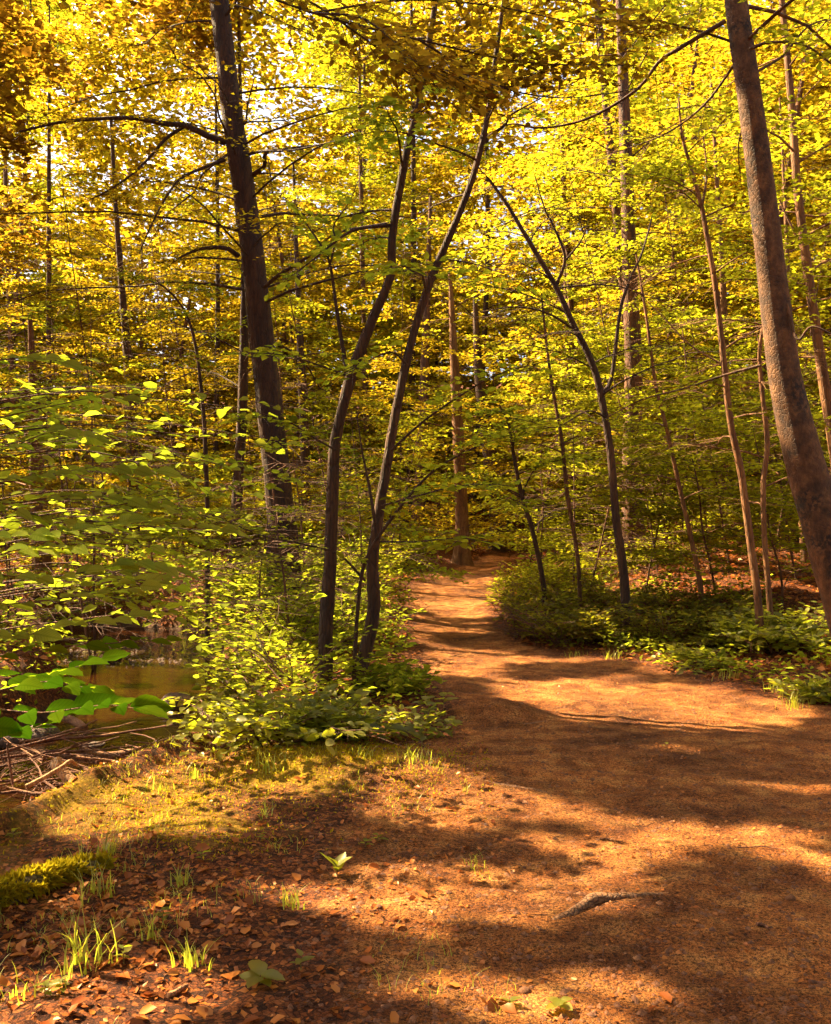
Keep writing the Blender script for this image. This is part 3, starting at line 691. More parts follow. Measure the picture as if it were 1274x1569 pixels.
# ------------------------------------------------------------------ filling understorey: leafy saplings through the wood
def sapling_at(x, y, h, label, leafmat, seed, group, nb=12, blen=1.3, ls=.085, r=.016, bark='bark_mid', z0=.12, name='leafy_sapling', ntw=13, k=14):
    g = np.random.default_rng(seed); z = float(height(x, y))
    lean = g.normal(0, .13, 2)
    pts = [np.array([x + lean[0] * h * t + g.normal(0, .02), y + lean[1] * h * t, z - .1 + h * t]) for t in np.linspace(0, 1, 6)]
    return make_tree(name, label, 'tree', pts, [r * 1.2, r, r * .9, r * .7, r * .5, r * .2], bark, leafmat, nb=nb, z0=z0, blen=blen, ls=ls, seed=seed, nseg=7, flare=0, group=group, elev=(.0, .55), ntw=ntw, k=k)
SAP = [  # px at base, depth, height, leaf
    (150, 14, 3.6, 'leaf_green', 'green leafy sapling beyond the stream below the long bare limb'), (40, 16, 4.2, 'leaf_green', 'tall leafy sapling in front of the orange barked trunk'),
    (240, 21, 4.5, 'leaf_gold', 'golden leafy sapling beyond the stream at its far turn'), (330, 18, 3.4, 'leaf_green', 'leafy sapling filling the gap left of the tall dark trunk'),
    (470, 15, 3.0, 'leaf_green', 'leafy sapling just right of the tall dark trunk base'), (455, 11.5, 2.4, 'leaf_green', 'bushy sapling over the stream bank left of the curving stems'),
    (395, 12.8, 2.0, 'leaf_shrub', 'low bushy sapling leaning over the pool edge'), (560, 17, 3.6, 'leaf_lime', 'lime leafed sapling behind the curving stems'),
    (585, 21, 4.0, 'leaf_lime', 'lime leafed sapling at the far left edge of the path'), (560, 14, 2.0, 'leaf_green', 'small green sapling at the path edge beside the curving stems'),
    (830, 20, 4.0, 'leaf_lime', 'tall lime sapling behind the crooked dark sapling'), (880, 17, 3.4, 'leaf_lime', 'lime leafed sapling behind the wavy brown sapling'),
    (920, 22, 5.0, 'leaf_lime', 'tall lime sapling filling behind the forked tree'), (1010, 17, 4.2, 'leaf_lime', 'leafy sapling right of the forked tree'),
    (1050, 22, 5.2, 'leaf_lime', 'tall leafy sapling behind the reddish sapling'), (1120, 16, 4.6, 'leaf_lime', 'leafy sapling behind the kinked young tree'),
    (1220, 15, 4.4, 'leaf_lime', 'leafy sapling behind the big leaning beech'), (1260, 20, 5.4, 'leaf_lime', 'tall leafy sapling at the picture edge beyond the beech'),
    (1160, 24, 5.6, 'leaf_lime', 'tall pale leafy sapling deep in the right of the wood'), (780, 27, 4.5, 'leaf_gold', 'golden sapling beside the far end of the path'),
    (520, 25, 5.0, 'leaf_gold', 'golden sapling far behind the tall dark trunk'), (100, 24, 5.0, 'leaf_gold', 'golden sapling deep in the wood over the stream'),
    (985, 14.5, 2.6, 'leaf_lime', 'small lime sapling between the forked tree and the reddish sapling'), (1100, 14, 2.8, 'leaf_lime', 'small lime sapling left of the straight brown young tree'), (1205, 13.5, 2.6, 'leaf_lime', 'small lime sapling right of the kinked young tree'), (900, 15.5, 2.6, 'leaf_lime', 'small lime sapling left of the forked tree'), (1250, 15.5, 3.2, 'leaf_lime', 'small lime sapling behind the big beech near the picture edge'), (1040, 18, 3.2, 'leaf_lime', 'lime sapling standing in the red litter'),
    (400, 26, 5.2, 'leaf_gold', 'golden far sapling behind the narrow dark trunk'), (690, 30, 5.0, 'leaf_gold', 'golden sapling behind the olive trunk at the path end')]
for q, (px, D, h, lm, lab) in enumerate(SAP):
    sapling_at((px - 637) / F * D, D, h, lab, lm, 60 + q, 'leafy saplings through the wood', nb=int(12 + h * 2.2), blen=1.1 + .12 * h, ls=.085 if D < 20 else .10)

TALL = [(15, 18, 8.5, 'leaf_gold', 'tall leafy young tree before the orange barked trunk'), (115, 17, 7.5, 'leaf_lime', 'tall leafy young tree across the pool under the long bare limb'), (190, 19.5, 9, 'leaf_gold', 'tall golden young tree across the stream'),
        (285, 22, 9.5, 'leaf_lime', 'tall lime young tree just left of the tall dark trunk'), (75, 24, 10.5, 'leaf_gold', 'tall golden young tree far over the stream'), (335, 25, 10, 'leaf_gold', 'tall golden young tree behind the narrow dark trunk'),
        (450, 22, 9.5, 'leaf_lime', 'tall lime young tree right of the tall dark trunk'), (530, 20, 8, 'leaf_lime', 'tall lime young tree between the curving stems'), (610, 25, 9, 'leaf_gold', 'tall golden young tree left of the path end tree'),
        (810, 24, 9, 'leaf_lime', 'tall lime young tree right of the path end'), (900, 25, 9.5, 'leaf_lime', 'tall lime young tree behind the forked tree trunk'), (1005, 20, 8.5, 'leaf_lime', 'tall lime young tree right of the broad straight trunk'),
        (1090, 18.5, 8, 'leaf_lime', 'tall lime young tree behind the straight brown young tree'), (1185, 19, 9, 'leaf_lime', 'tall lime young tree behind the big beech stem'), (1255, 17, 8.5, 'leaf_lime', 'tall lime young tree beyond the big beech at the picture edge'),
        (740, 33, 11, 'leaf_gold', 'tall golden young tree behind the thick dark trunk'), (150, 15, 6.0, 'leaf_green', 'leafy young tree at the pool behind the near sprays')]
for q, (px, D, h, lm, lab) in enumerate(TALL):
    sapling_at((px - 637) / F * D, D, h, lab, lm, 140 + q, 'tall young trees through the wood', nb=int(10 + h * 2.4), blen=2.0, ls=.10, r=.017, name='young_tree', z0=.16)

# ------------------------------------------------------------------ wood farther back: copies of three trees
def copy_thing(src, loc, rz, s):
    r = src.copy(); COL.objects.link(r); r.location = loc; r.rotation_euler = (0, 0, rz); r.scale = (s, s, s)
    for ch in list(src.children):
        c = ch.copy(); COL.objects.link(c); c.parent = r
    return r
protos = []
gF = np.random.default_rng(5)
SPOTS = []
while len(SPOTS) < 46:
    D = gF.uniform(21, 52); px = gF.uniform(-200, 1480); x = (px - 637) / F * D
    if poly_sd(np.array([x]), np.array([D]), PATH)[0] < 1.0 or poly_sd(np.array([x]), np.array([D]), STREAM)[0] < .8: continue
    if any(0 < (ax_ := (x - a) * S[0] + (D - b) * S[1]) and abs((x - a) * S[1] - (D - b) * S[0]) < 2.6 and ax_ < 16 for a, b in ((.55, 19.3), (3.5, 15), (2.2, 28), (4.5, 23))): continue
    if x < -3 and D > 25 and gF.uniform() < .55: continue
    if any(math.hypot(x - a, D - b) < 2.2 for a, b in SPOTS): continue
    SPOTS.append((x, D))
SPOTS.sort(key=lambda s: s[1])
LABF = ['golden leaved forest tree deep in the wood behind the nearer trunks', 'lime leaved forest tree deep in the wood behind the nearer trunks', 'yellow green forest tree deep in the wood with a low crown']
for q, (x, y) in enumerate(SPOTS):
    kind = q % 3 if q < 3 or (x > -5 and (y > 35 or q % 5 == 0)) else 2; z = float(height(x, y)) - .1
    if len(protos) <= kind:
        h = (20, 22, 13)[kind]
        pts = [np.array([x + .7 * math.sin(t * 3 + kind * 2), y, z + h * t]) for t in np.linspace(0, 1, 8)]
        o = make_tree('far_tree', LABF[kind], 'tree', pts, [.13, .11, .10, .095, .085, .07, .05, .02], ('bark_dark', 'bark_mid', 'bark_mid')[kind], ('leaf_gold', 'leaf_lime', 'leaf_gold')[kind], nb=54, z0=.06, blen=3.3, ls=.155, ntw=17, k=16, twl=1.0, joined=True, rough=.1,
                      seed=200 + kind, nseg=8, group=('golden far trees', 'lime far trees', 'low crowned far trees')[kind], shade=False)
        protos.append(o)
    else:
        copy_thing(protos[kind], (x, y, z), gF.uniform(0, 6.28), gF.uniform(.8, 1.2))

for (x, y, k, s) in ((-10.6, 28.5, 0, .8), (-13.4, 33, 1, .85), (-7.4, 36, 0, .9), (-16, 38, 1, 1.0)): copy_thing(protos[k], (x, y, float(height(x, y)) - .1), x, s)
# the wood goes on beside and behind the viewpoint, added unseen to dim skylight
for q, (x, y) in enumerate([(9, -2), (12, 5), (14, 12), (6, -8), (0, -7), (-5, -9), (-10, -5), (3, -14), (-3, -16), (10, -13), (17, -5), (17, 18), (-12, -13)]):
    o = copy_thing(protos[(0, 1)[q % 2]], (x, y, float(height(x, y)) - .1), q * 1.7, .85 + .05 * (q % 4))
    o['label'] = 'tall leafy forest tree added unseen beside or behind the viewpoint'; o['group'] = 'trees around the viewpoint'

# the far wood that closes the view: one mass of foliage
lv = Leaves(); g = np.random.default_rng(77)
for c in range(2500):
    a = g.uniform(-1.15, 1.15); D = g.uniform(52, 75); zc = g.uniform(0, 1) ** 0.9 * (36 if a > -.45 else 30) - 1
    c0 = np.array([math.sin(a) * D, math.cos(a) * D, 2 + zc]); n = 90
    P = c0 + g.normal(0, 1, (n, 3)) * np.array([1.6, 1.6, .35])
    A = g.normal(0, 1, (n, 3)) * np.array([1, 1, .3]); N = UP + g.normal(0, .45, (n, 3))
    lv.put(P, A, N, g.uniform(.42, .75, n))
for c in range(1500):
    a = g.uniform(-.8, .8); D = g.uniform(44, 58); n = 70
    c0 = np.array([math.sin(a) * D, math.cos(a) * D, 1 + g.uniform(0, 1) * 13])
    P = c0 + g.normal(0, 1, (n, 3)) * np.array([1.3, 1.3, .4])
    lv.put(P, g.normal(0, 1, (n, 3)) * np.array([1, 1, .3]), UP + g.normal(0, .5, (n, 3)), g.uniform(.30, .52, n))
add('far_wood', lv.mesh('far_wood', 'leaf_gold', shade=False), label='mass of sunlit foliage closing the far wood', kind='stuff')

# ------------------------------------------------------------------ unseen canopy trees over the stream side, crowns shaped to shade the path
g = np.random.default_rng(88)
for q, (x, y, rc, lab) in enumerate([(-9.5, 9.0, 5.0, 'broad canopy tree shading the path from across the stream'), (-11.2, 16.0, 4.6, 'canopy tree over the stream bend beyond the picture edge'), (-7.2, 3.6, 4.2, 'canopy tree beside the near stream bank'),
                                     (-8.0, 11.0, 3.9, 'overhanging canopy tree above the pool'), (-13.5, 11.5, 4.6, 'canopy tree on the far stream side'), (-12.2, 20.5, 4.6, 'canopy tree behind the stream turn'), (-4.2, -1.5, 4.5, 'canopy tree behind the viewpoint')]):
    z = float(height(x, y)); h = 11.5
    pts = [np.array([x + .3 * math.sin(t * 4 + q), y + .2 * math.cos(t * 3 + q), z - .15 + h * t]) for t in np.linspace(0, 1, 8)]
    root = make_tree('canopy_tree', lab, 'tree', pts, [.24, .2, .18, .17, .15, .11, .07, .03], 'bark_mid', 'leaf_shade_tone', nb=16, z0=.62, blen=4.0, ls=.10, ntw=14, k=10, twl=1.0, seed=300 + q, nseg=10, group='canopy trees along the stream side')
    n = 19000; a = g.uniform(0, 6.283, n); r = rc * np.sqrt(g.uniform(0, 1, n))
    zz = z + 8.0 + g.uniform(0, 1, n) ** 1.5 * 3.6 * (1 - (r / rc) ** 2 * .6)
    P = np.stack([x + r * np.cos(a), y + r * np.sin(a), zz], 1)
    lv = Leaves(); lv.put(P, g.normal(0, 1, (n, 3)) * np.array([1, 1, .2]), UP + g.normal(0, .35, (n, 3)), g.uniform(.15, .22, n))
    add('canopy_leaves', lv.mesh('canopy_leaves', 'leaf_shade_tone', wid=.8, origin=pts[0]), root, kind='stuff')

for q, (x, y, rc, lab) in enumerate([(-8.2, 12.2, 4.6, 'unseen tallest canopy tree added for shade over the near stream side'), (-9.0, 18.6, 6.0, 'unseen tall canopy tree added for shade over the far stream side')]):  # two unseen taller crowns added to keep mid-wood foliage in shade
    z = float(height(x, y)); h = 16.8; xb = x - 3.2
    pts = [np.array([xb + 3.2 * t * t + .3 * math.sin(t * 4 + q), y + .2 * math.cos(t * 3 + q), z - .15 + h * t]) for t in np.linspace(0, 1, 8)]
    root = make_tree('canopy_tree', lab, 'tree', pts, [.24, .2, .18, .17, .15, .11, .07, .03], 'bark_mid', 'leaf_shade_tone', nb=12, z0=.76, blen=4.0, ls=.12, ntw=14, k=10, twl=1.0, seed=320 + q, nseg=10, group='canopy trees along the stream side')
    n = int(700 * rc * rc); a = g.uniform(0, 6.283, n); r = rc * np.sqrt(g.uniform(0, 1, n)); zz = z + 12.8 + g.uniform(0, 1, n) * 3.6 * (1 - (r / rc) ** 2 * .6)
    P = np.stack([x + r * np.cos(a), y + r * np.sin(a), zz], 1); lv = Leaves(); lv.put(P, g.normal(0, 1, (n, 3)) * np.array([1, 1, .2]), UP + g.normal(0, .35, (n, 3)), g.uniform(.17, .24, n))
    add('canopy_leaves', lv.mesh('canopy_leaves', 'leaf_shade_tone', wid=.8, origin=pts[0]), root, kind='stuff')

# ------------------------------------------------------------------ shrubs
def near_leaf_mesh(name, mat, seed, teeth=9, wid=.30, sub=False):
    """ovate pointed leaf with toothed edge, folded along its midrib, length 1"""
    g = np.random.default_rng(seed)
    n = teeth
    xs = np.linspace(0, 1, n + 1); prof = wid * np.sin(np.pi * np.clip(xs, 0, 1) ** .78) ** .85 * (1 - .12 * xs)
    zc = -.16 * xs ** 2 + .02 * np.sin(xs * 5 + seed)
    V = [];
    for i, x in enumerate(xs):
        V.append((x, 0, zc[i]))
    L, Rr = [], []
    for sgn, lst in ((-1, L), (1, Rr)):
        for i in range(1, n):
            tooth = .035 * (i % 2) if not sub else 0
            lst.append(len(V)); V.append((xs[i] + tooth * .6, sgn * (prof[i] + tooth * .5), zc[i] + prof[i] * .28 + g.normal(0, .012)))
    flat, sz, uv = [], [], []
    def face(*ix): flat.extend(ix); sz.append(len(ix))
    for lst, rev in ((L, False), (Rr, True)):
        def f(*ix): face(*(ix[::-1] if rev else ix))
        f(0, lst[0], 1) if not rev else f(0, lst[0], 1)
        for i in range(1, n - 1): f(i, lst[i - 1], lst[i], i + 1)
        f(n - 1, lst[-1], n)
    me = mesh_np(name, V, flat, sz, mat, smooth=True)
    ul = me.uv_layers.new(name='UVMap')
    vi = np.empty(len(me.loops), np.int32); me.loops.foreach_get('vertex_index', vi)
    Va = np.array(V); ul.data.foreach_set('uv', np.stack([Va[vi, 0], Va[vi, 1] + .5], 1).astype(np.float32).ravel())
    return me

LEAFM = {}
def leaf_objs(parent, origin, C, A, N, L, mat, name='leaf', g=rng, open_sun=False):
    if mat not in LEAFM: LEAFM[mat] = [near_leaf_mesh('leaf', mat, s) for s in range(4)]
    k_ = shade_keep(C) | (np.random.default_rng(len(C)).uniform(0, 1, len(C)) < .55) if open_sun else np.ones(len(C), bool); C, A, N, L = C[k_], A[k_], N[k_], np.asarray(L)[k_]
    A = unit(A); Sd = unit(np.cross(N, A)); N = np.cross(A, Sd)
    for i in range(len(C)):
        o = bpy.data.objects.new(name, LEAFM[mat][i % 4]); COL.objects.link(o); o.parent = parent
        l = float(L[i]); M = Matrix.Identity(4)
        for r_ in range(3):
            M[r_][0] = A[i, r_] * l; M[r_][1] = Sd[i, r_] * l; M[r_][2] = N[i, r_] * l; M[r_][3] = C[i, r_] - origin[r_]
        o.matrix_basis = M

def shrub(name, label, x, y, h, rad, ns, leafmat, ls, seed, group=None, ntw=8, k=6, twl=.3, bark='bark_mid', elev=(.35, 1.2), single=0, tpl=LEAF_MID, cat='shrub', tilt=.38, bend=-.25, azb=(0, 6.283)):
    g = np.random.default_rng(seed); z = float(height(x, y))
    base = np.array([x, y, z]); root = add(name, None, None, label, cat, group, loc=base)
    lv = Leaves(); mb = MB()
    for s in range(ns):
        az = g.uniform(*azb); el = g.uniform(*elev); L = min(h / max(math.sin(el), .2), rad * 1.3 / max(math.cos(el), .25)) * g.uniform(.7, 1.1)
        off = np.array([g.normal(0, .22 * rad), g.normal(0, .22 * rad), 0]); st = base + off; st[2] = float(height(st[0], st[1])) - .04
        bl = branch_line(st, az, el, L, g, bend=bend)
        tube(mb, bl, np.linspace(.009, .003, len(bl)), 4)
        sprays(lv, mb, bl, ntw, twl, k, ls, g, t0=.15, twr=.0025, tilt=tilt)
    C, A, N, L = lv.arrays()
    m = (poly_sd(C[:, 0], C[:, 1], PATH) > .0) & (poly_sd(C[:, 0], C[:, 1], STREAM) > -.15)
    lv.C, lv.A, lv.N, lv.L = [C[m]], [A[m]], [N[m]], [L[m]]
    add('stems', mb.mesh('stems', bark, base), root)
    if single:
        C, A, N, L = lv.arrays()
        d = np.abs(C[:, 1]) - C[:, 2] * .8
        idx = np.argsort(d)[:single]
        leaf_objs(root, base, C[idx], A[idx], N[idx], L[idx], leafmat, open_sun=True)
        m = np.ones(len(C), bool); m[idx] = False
        lv.C, lv.A, lv.N, lv.L = [C[m]], [A[m]], [N[m]], [L[m]]
    add('foliage', lv.mesh('foliage', leafmat, tpl, shade=.5 if y < 12 else False, origin=base), root, kind='stuff')
    return root

def W(px, py):
    p = ground_at(px, py); return p[0], p[1]
SH = [ # px, py of the base, height, radius, stems, material, leaf, label, singles
    (420, 1140, .48, .75, 34, 'leaf_shrub', .088, 'low bright leafed shrub over the moss bank below the curving stems', 150),
    (375, 1098, .62, .60, 28, 'leaf_shrub', .085, 'leafy shrub hanging over the pool above the brush dam', 120),
    (505, 1132, .28, .52, 24, 'leaf_shrub', .085, 'low shrub at the feet of the curving stems', 120),
    (640, 1118, .24, .26, 9, 'leaf_shrub', .08, 'small shrub on the dark earth left of the path', 60),
    (590, 1066, .4, .3, 10, 'leaf_green', .09, 'shadowed shrub between the curving stems and the path', 0),
    (430, 1070, .95, .85, 28, 'leaf_green', .09, 'dense shrub behind the low bright leafed shrub', 0),
    (400, 1030, .95, .9, 28, 'leaf_green', .09, 'dense shrub leaning out over the pool', 0),
    (470, 1000, 1.2, 1.0, 30, 'leaf_green', .085, 'tall dense shrub behind the curving stems', 0),
    (530, 985, .9, .9, 26, 'leaf_green', .085, 'green shrub beside the path left edge behind the curving stems', 0),
    (400, 965, 1.5, 1.2, 32, 'leaf_green', .085, 'large leafy shrub on the stream bank left of the curving stems', 0),
    (345, 950, 1.3, 1.2, 32, 'leaf_green', .085, 'large leafy shrub where the stream turns', 0),
    (510, 930, 1.3, 1.1, 30, 'leaf_green', .085, 'leafy shrub mass left of the sunlit path', 0),
    (460, 915, 1.7, 1.4, 34, 'leaf_green', .085, 'tall leafy shrub mass before the tall dark trunk', 0),
    (550, 900, 1.2, 1.1, 28, 'leaf_lime', .085, 'bright leafy shrub at the left edge of the sunlit path', 0),
    (600, 868, 1.1, 1.0, 24, 'leaf_green', .09, 'shrub left of the olive trunk at the path end', 0),
    (170, 905, 1.2, 1.2, 26, 'leaf_green', .09, 'shrub over the dark far stream bank', 0),
    (60, 900, .9, 1.0, 18, 'leaf_gold', .09, 'sunlit golden shrub on the far stream bank', 0),
    (800, 975, .75, .75, 30, 'leaf_bush_shaded', .075, 'dark low bush at the inner corner of the path bend', 0),
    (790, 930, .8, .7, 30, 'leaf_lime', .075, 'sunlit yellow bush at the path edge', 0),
    (860, 985, .72, .7, 28, 'leaf_bush_shaded', .075, 'dark low bush along the path bend, second from the corner', 0),
    (870, 945, .85, .8, 30, 'leaf_bush_shaded', .075, 'shaded bush behind the low bushes of the path bend', 0),
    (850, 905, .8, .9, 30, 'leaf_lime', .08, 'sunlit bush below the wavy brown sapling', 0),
    (930, 985, .6, .65, 26, 'leaf_bush_shaded', .075, 'dark low bush along the path bend, third from the corner', 0),
    (945, 940, .7, .8, 28, 'leaf_bush_shaded', .075, 'shaded bush round the foot of the forked tree', 0),
    (1010, 990, .65, .6, 22, 'leaf_bush_shaded', .075, 'low bush at the outer end of the path bend bushes', 0),
    (1030, 950, .6, .7, 22, 'leaf_bush_shaded', .075, 'low shaded bush before the reddish sapling', 0),
    (1090, 985, .52, .6, 28, 'leaf_bush_shaded', .085, 'broad leaved low bush above the bright sandy patch', 0),
    (1110, 950, .5, .7, 26, 'leaf_bush_shaded', .08, 'low bush at the foot of the straight brown young tree', 0),
    (1170, 1000, .5, .6, 26, 'leaf_shrub', .09, 'low leafy bush below the kinked young tree', 40),
    (1230, 985, .55, .7, 28, 'leaf_shrub', .09, 'leafy bush at the picture edge under the big beech', 40),
    (1255, 1070, .24, .35, 14, 'leaf_shrub', .085, 'small sunlit plant at the path edge below the big beech', 40),
    (1070, 1020, .25, .45, 14, 'leaf_shrub', .075, 'small leafy plant on the red litter by the path', 0),
    (930, 880, .8, .9, 24, 'leaf_lime', .08, 'sunlit shrub beside the forked tree', 0),
    (1000, 870, .9, 1.0, 22, 'leaf_lime', .08, 'bright shrub between the forked tree and the reddish sapling', 0),
    (870, 850, 1.3, 1.3, 28, 'leaf_lime', .09, 'bright leafy shrub mass right of the far path', 0),
    (800, 845, 1.1, 1.0, 22, 'leaf_green', .09, 'green shrub right of the far end of the path', 0),
    (950, 835, 1.5, 1.4, 26, 'leaf_lime', .095, 'bright tall shrub behind the forked tree', 0),
    (1060, 830, 1.5, 1.4, 24, 'leaf_lime', .095, 'bright tall shrub behind the reddish sapling', 0),
    (1170, 825, 1.4, 1.3, 20, 'leaf_lime', .095, 'bright tall shrub behind the two young trees', 0),
    (1250, 830, 1.5, 1.3, 20, 'leaf_lime', .095, 'bright tall shrub behind the big beech', 0)]
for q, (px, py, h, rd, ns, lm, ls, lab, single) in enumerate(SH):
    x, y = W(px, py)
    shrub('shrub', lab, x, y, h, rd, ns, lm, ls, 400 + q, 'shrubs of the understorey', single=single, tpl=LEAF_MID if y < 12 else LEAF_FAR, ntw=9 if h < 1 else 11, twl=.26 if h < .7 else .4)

bush0 = []
gB = np.random.default_rng(450); nbush = 0
while nbush < 46:
    D = gB.uniform(21, 44); x = (gB.uniform(-150, 1420) - 637) / F * D
    if float(poly_sd(np.array([x]), np.array([D]), PATH)[0]) < 1.4 or float(poly_sd(np.array([x]), np.array([D]), STREAM)[0]) < 1.0: continue
    if len(bush0) < 3:
        bush0.append(shrub('far_bush', 'leafy understorey bush deep in the wood', x, D, 2.0 + .4 * len(bush0), 1.7, 34, ('leaf_lime', 'leaf_gold', 'leaf_lime')[len(bush0)], .13, 460 + len(bush0), 'bushes deep in the wood', tpl=LEAF_FAR, ntw=13, k=9, twl=.7))
    else:
        o = copy_thing(bush0[nbush % 3], (x, D, float(height(x, D))), gB.uniform(0, 6.28), gB.uniform(.8, 1.3))
    nbush += 1

# ------------------------------------------------------------------ the near leafy branch that reaches in over the stream
def near_branch(root, base, pp, D, dD, nleaf, size, g, mat='leaf_near', bark='wood_red', r=3.2, open_sun=False):
    ln = smooth_line(px_line(pp, D, dD), 18); mb = MB()
    tube(mb, ln, np.linspace(r, r * .4, len(ln)) / F * D * .5, 6)
    add('twig', mb.mesh('twig', bark, base), root)
    t = np.linspace(.08, 1, nleaf); seg = np.linspace(0, 1, len(ln))
    P = np.stack([np.interp(t, seg, ln[:, c]) for c in range(3)], 1)
    Tn = unit(np.gradient(ln, axis=0)); Tg = np.stack([np.interp(t, seg, Tn[:, c]) for c in range(3)], 1)
    sd = unit(np.cross(Tg, UP)) * np.where(np.arange(nleaf) % 2 == 0, 1, -1)[:, None]
    A = Tg * .75 + sd * .7 + g.normal(0, .12, (nleaf, 3)); A[-1] = Tg[-1]
    N = UP + np.array([-.1, -.45, 0]) + g.normal(0, .22, (nleaf, 3))
    L = size * g.uniform(.7, 1.15, nleaf) * (1 - .25 * np.abs(t - .6))
    leaf_objs(root, base, P + unit(A) * .01, A, N, L, mat, open_sun=open_sun)
g = np.random.default_rng(500)
bx, by = -2.3, 2.6
base = np.array([bx, by, float(height(bx, by)) - .1])
nb_ = add('hornbeam_sapling', None, None, 'near hornbeam sapling reaching toothed bright green leaves in over the stream', 'tree', loc=base)
mb = MB(); tl = smooth_line([base, base + [.05, 0, 1.0], base + [.0, .05, 2.0], base + [.1, .1, 3.2]], 20); tube(mb, tl, np.linspace(.03, .008, 20), 8, rough=.08)
add('trunk', mb.mesh('trunk', 'bark_mid', base), nb_)
for (pp, D, dD, n, sz) in [
    ([(-120, 1075), (-20, 1085), (60, 1092), (120, 1085), (165, 1080), (205, 1085)], 2.3, -.15, 15, .088),
    ([(-140, 1010), (-20, 1035), (50, 1040), (90, 1030), (150, 1012)], 2.5, .1, 15, .085),
    ([(-120, 1090), (-30, 1065), (60, 1045), (110, 1050), (135, 1055)], 2.35, 0, 13, .08),
    ([(-100, 1120), (-20, 1115), (30, 1122), (90, 1100)], 2.3, .0, 8, .09),
    ([(-120, 1000), (0, 1005), (100, 990), (180, 985), (250, 980)], 3.0, .3, 12, .095)]:
    near_branch(nb_, base, pp, D, dD, n, sz, g)
bx, by = -3.0, 4.4
base = np.array([bx, by, float(height(bx, by)) - .1])
nb_ = add('leafy_hornbeam_sapling', None, None, 'leafy sapling at the picture edge spreading layered grey green sprays over the pool', 'tree', loc=base)
mb = MB(); tl = smooth_line([base, base + [.1, 0, 1.0], base + [.0, .05, 2.3], base + [.1, .1, 4.2]], 20); tube(mb, tl, np.linspace(.035, .008, 20), 8, rough=.08)
add('trunk', mb.mesh('trunk', 'bark_mid', base), nb_)
for (pp, D, dD, n, sz) in [
    ([(-120, 850), (0, 880), (80, 885), (160, 870), (210, 862), (260, 872)], 3.9, .1, 15, .11), ([(-120, 830), (-20, 822), (60, 818), (130, 812), (190, 800)], 3.7, .1, 14, .11),
    ([(-120, 740), (0, 735), (70, 728), (150, 716), (235, 722)], 4.0, .2, 14, .105), ([(-60, 760), (60, 790), (150, 805), (250, 800), (350, 815)], 4.2, .3, 15, .10),
    ([(-100, 660), (0, 640), (90, 620), (170, 608), (260, 635)], 4.3, .2, 13, .10), ([(-100, 560), (-10, 552), (60, 548), (120, 562)], 4.3, .2, 9, .10), ([(-100, 700), (0, 690), (80, 662), (140, 670)], 4.1, .2, 10, .10),
    ([(-100, 930), (20, 925), (110, 915), (200, 900), (260, 890)], 4.0, .2, 13, .10), ([(-80, 960), (20, 975), (100, 960), (190, 945)], 3.6, .2, 11, .10), ([(-100, 905), (0, 850), (60, 842), (140, 838)], 3.6, .1, 10, .10),
    ([(-100, 770), (20, 770), (100, 760), (170, 762), (240, 775)], 4.3, .1, 12, .10)]:
    near_branch(nb_, base, pp, D * .82, dD, int(n * 1.5), sz * .92, g, mat='leaf_spray', bark='bark_mid', r=2.4)

bx, by = -4.0, 5.9
base = np.array([bx, by, float(height(bx, by)) - .1])
nb_ = add('leafy_hornbeam_sapling', None, None, 'second leafy sapling at the picture edge with finer sprays reaching towards the tall dark trunk', 'tree', loc=base)
mb = MB(); tl = smooth_line([base, base + [.1, 0, 1.2], base + [.0, .05, 2.6], base + [.1, .1, 4.4]], 20); tube(mb, tl, np.linspace(.035, .008, 20), 8, rough=.08)
add('trunk', mb.mesh('trunk', 'bark_mid', base), nb_)
gq = np.random.default_rng(530)
for q in range(13):
    y0 = 560 + q * 29 + gq.normal(0, 14); x1 = gq.uniform(150, 470); y1 = y0 + gq.normal(-10, 45)
    near_branch(nb_, base, [(-60, y0), (x1 * .3, y0 - 14), (x1 * .7, (y0 + y1) / 2 - 10), (x1, y1 + 8)], 5.4, gq.uniform(-.3, .8), 14, .098, gq, mat='leaf_spray', bark='bark_mid', r=1.8, open_sun=True)

lv = Leaves(); mb = MB()
for q in range(36):
    y0 = gq.uniform(590, 960); x1 = gq.uniform(60, 450); Dq = gq.uniform(5.6, 7.6); y1 = y0 + gq.normal(0, 40)
    ln = smooth_line(px_line([(-90, y0 + 20), (x1 * .3, y0 - 10), (x1 * .7, (y0 + y1) / 2), (x1, y1 + 10)], Dq, gq.uniform(-.5, .8)), 14)
    tube(mb, ln, np.linspace(.006, .002, 14), 4); sprays(lv, mb, ln, 13, .34, 6, .092, gq, t0=.15, twr=.0018, tilt=.4)
add('twigs', mb.mesh('twigs', 'bark_mid', base), nb_, kind='stuff'); add('foliage', lv.mesh('foliage', 'leaf_spray', LEAF_MID, shade=.22, origin=base), nb_, kind='stuff')

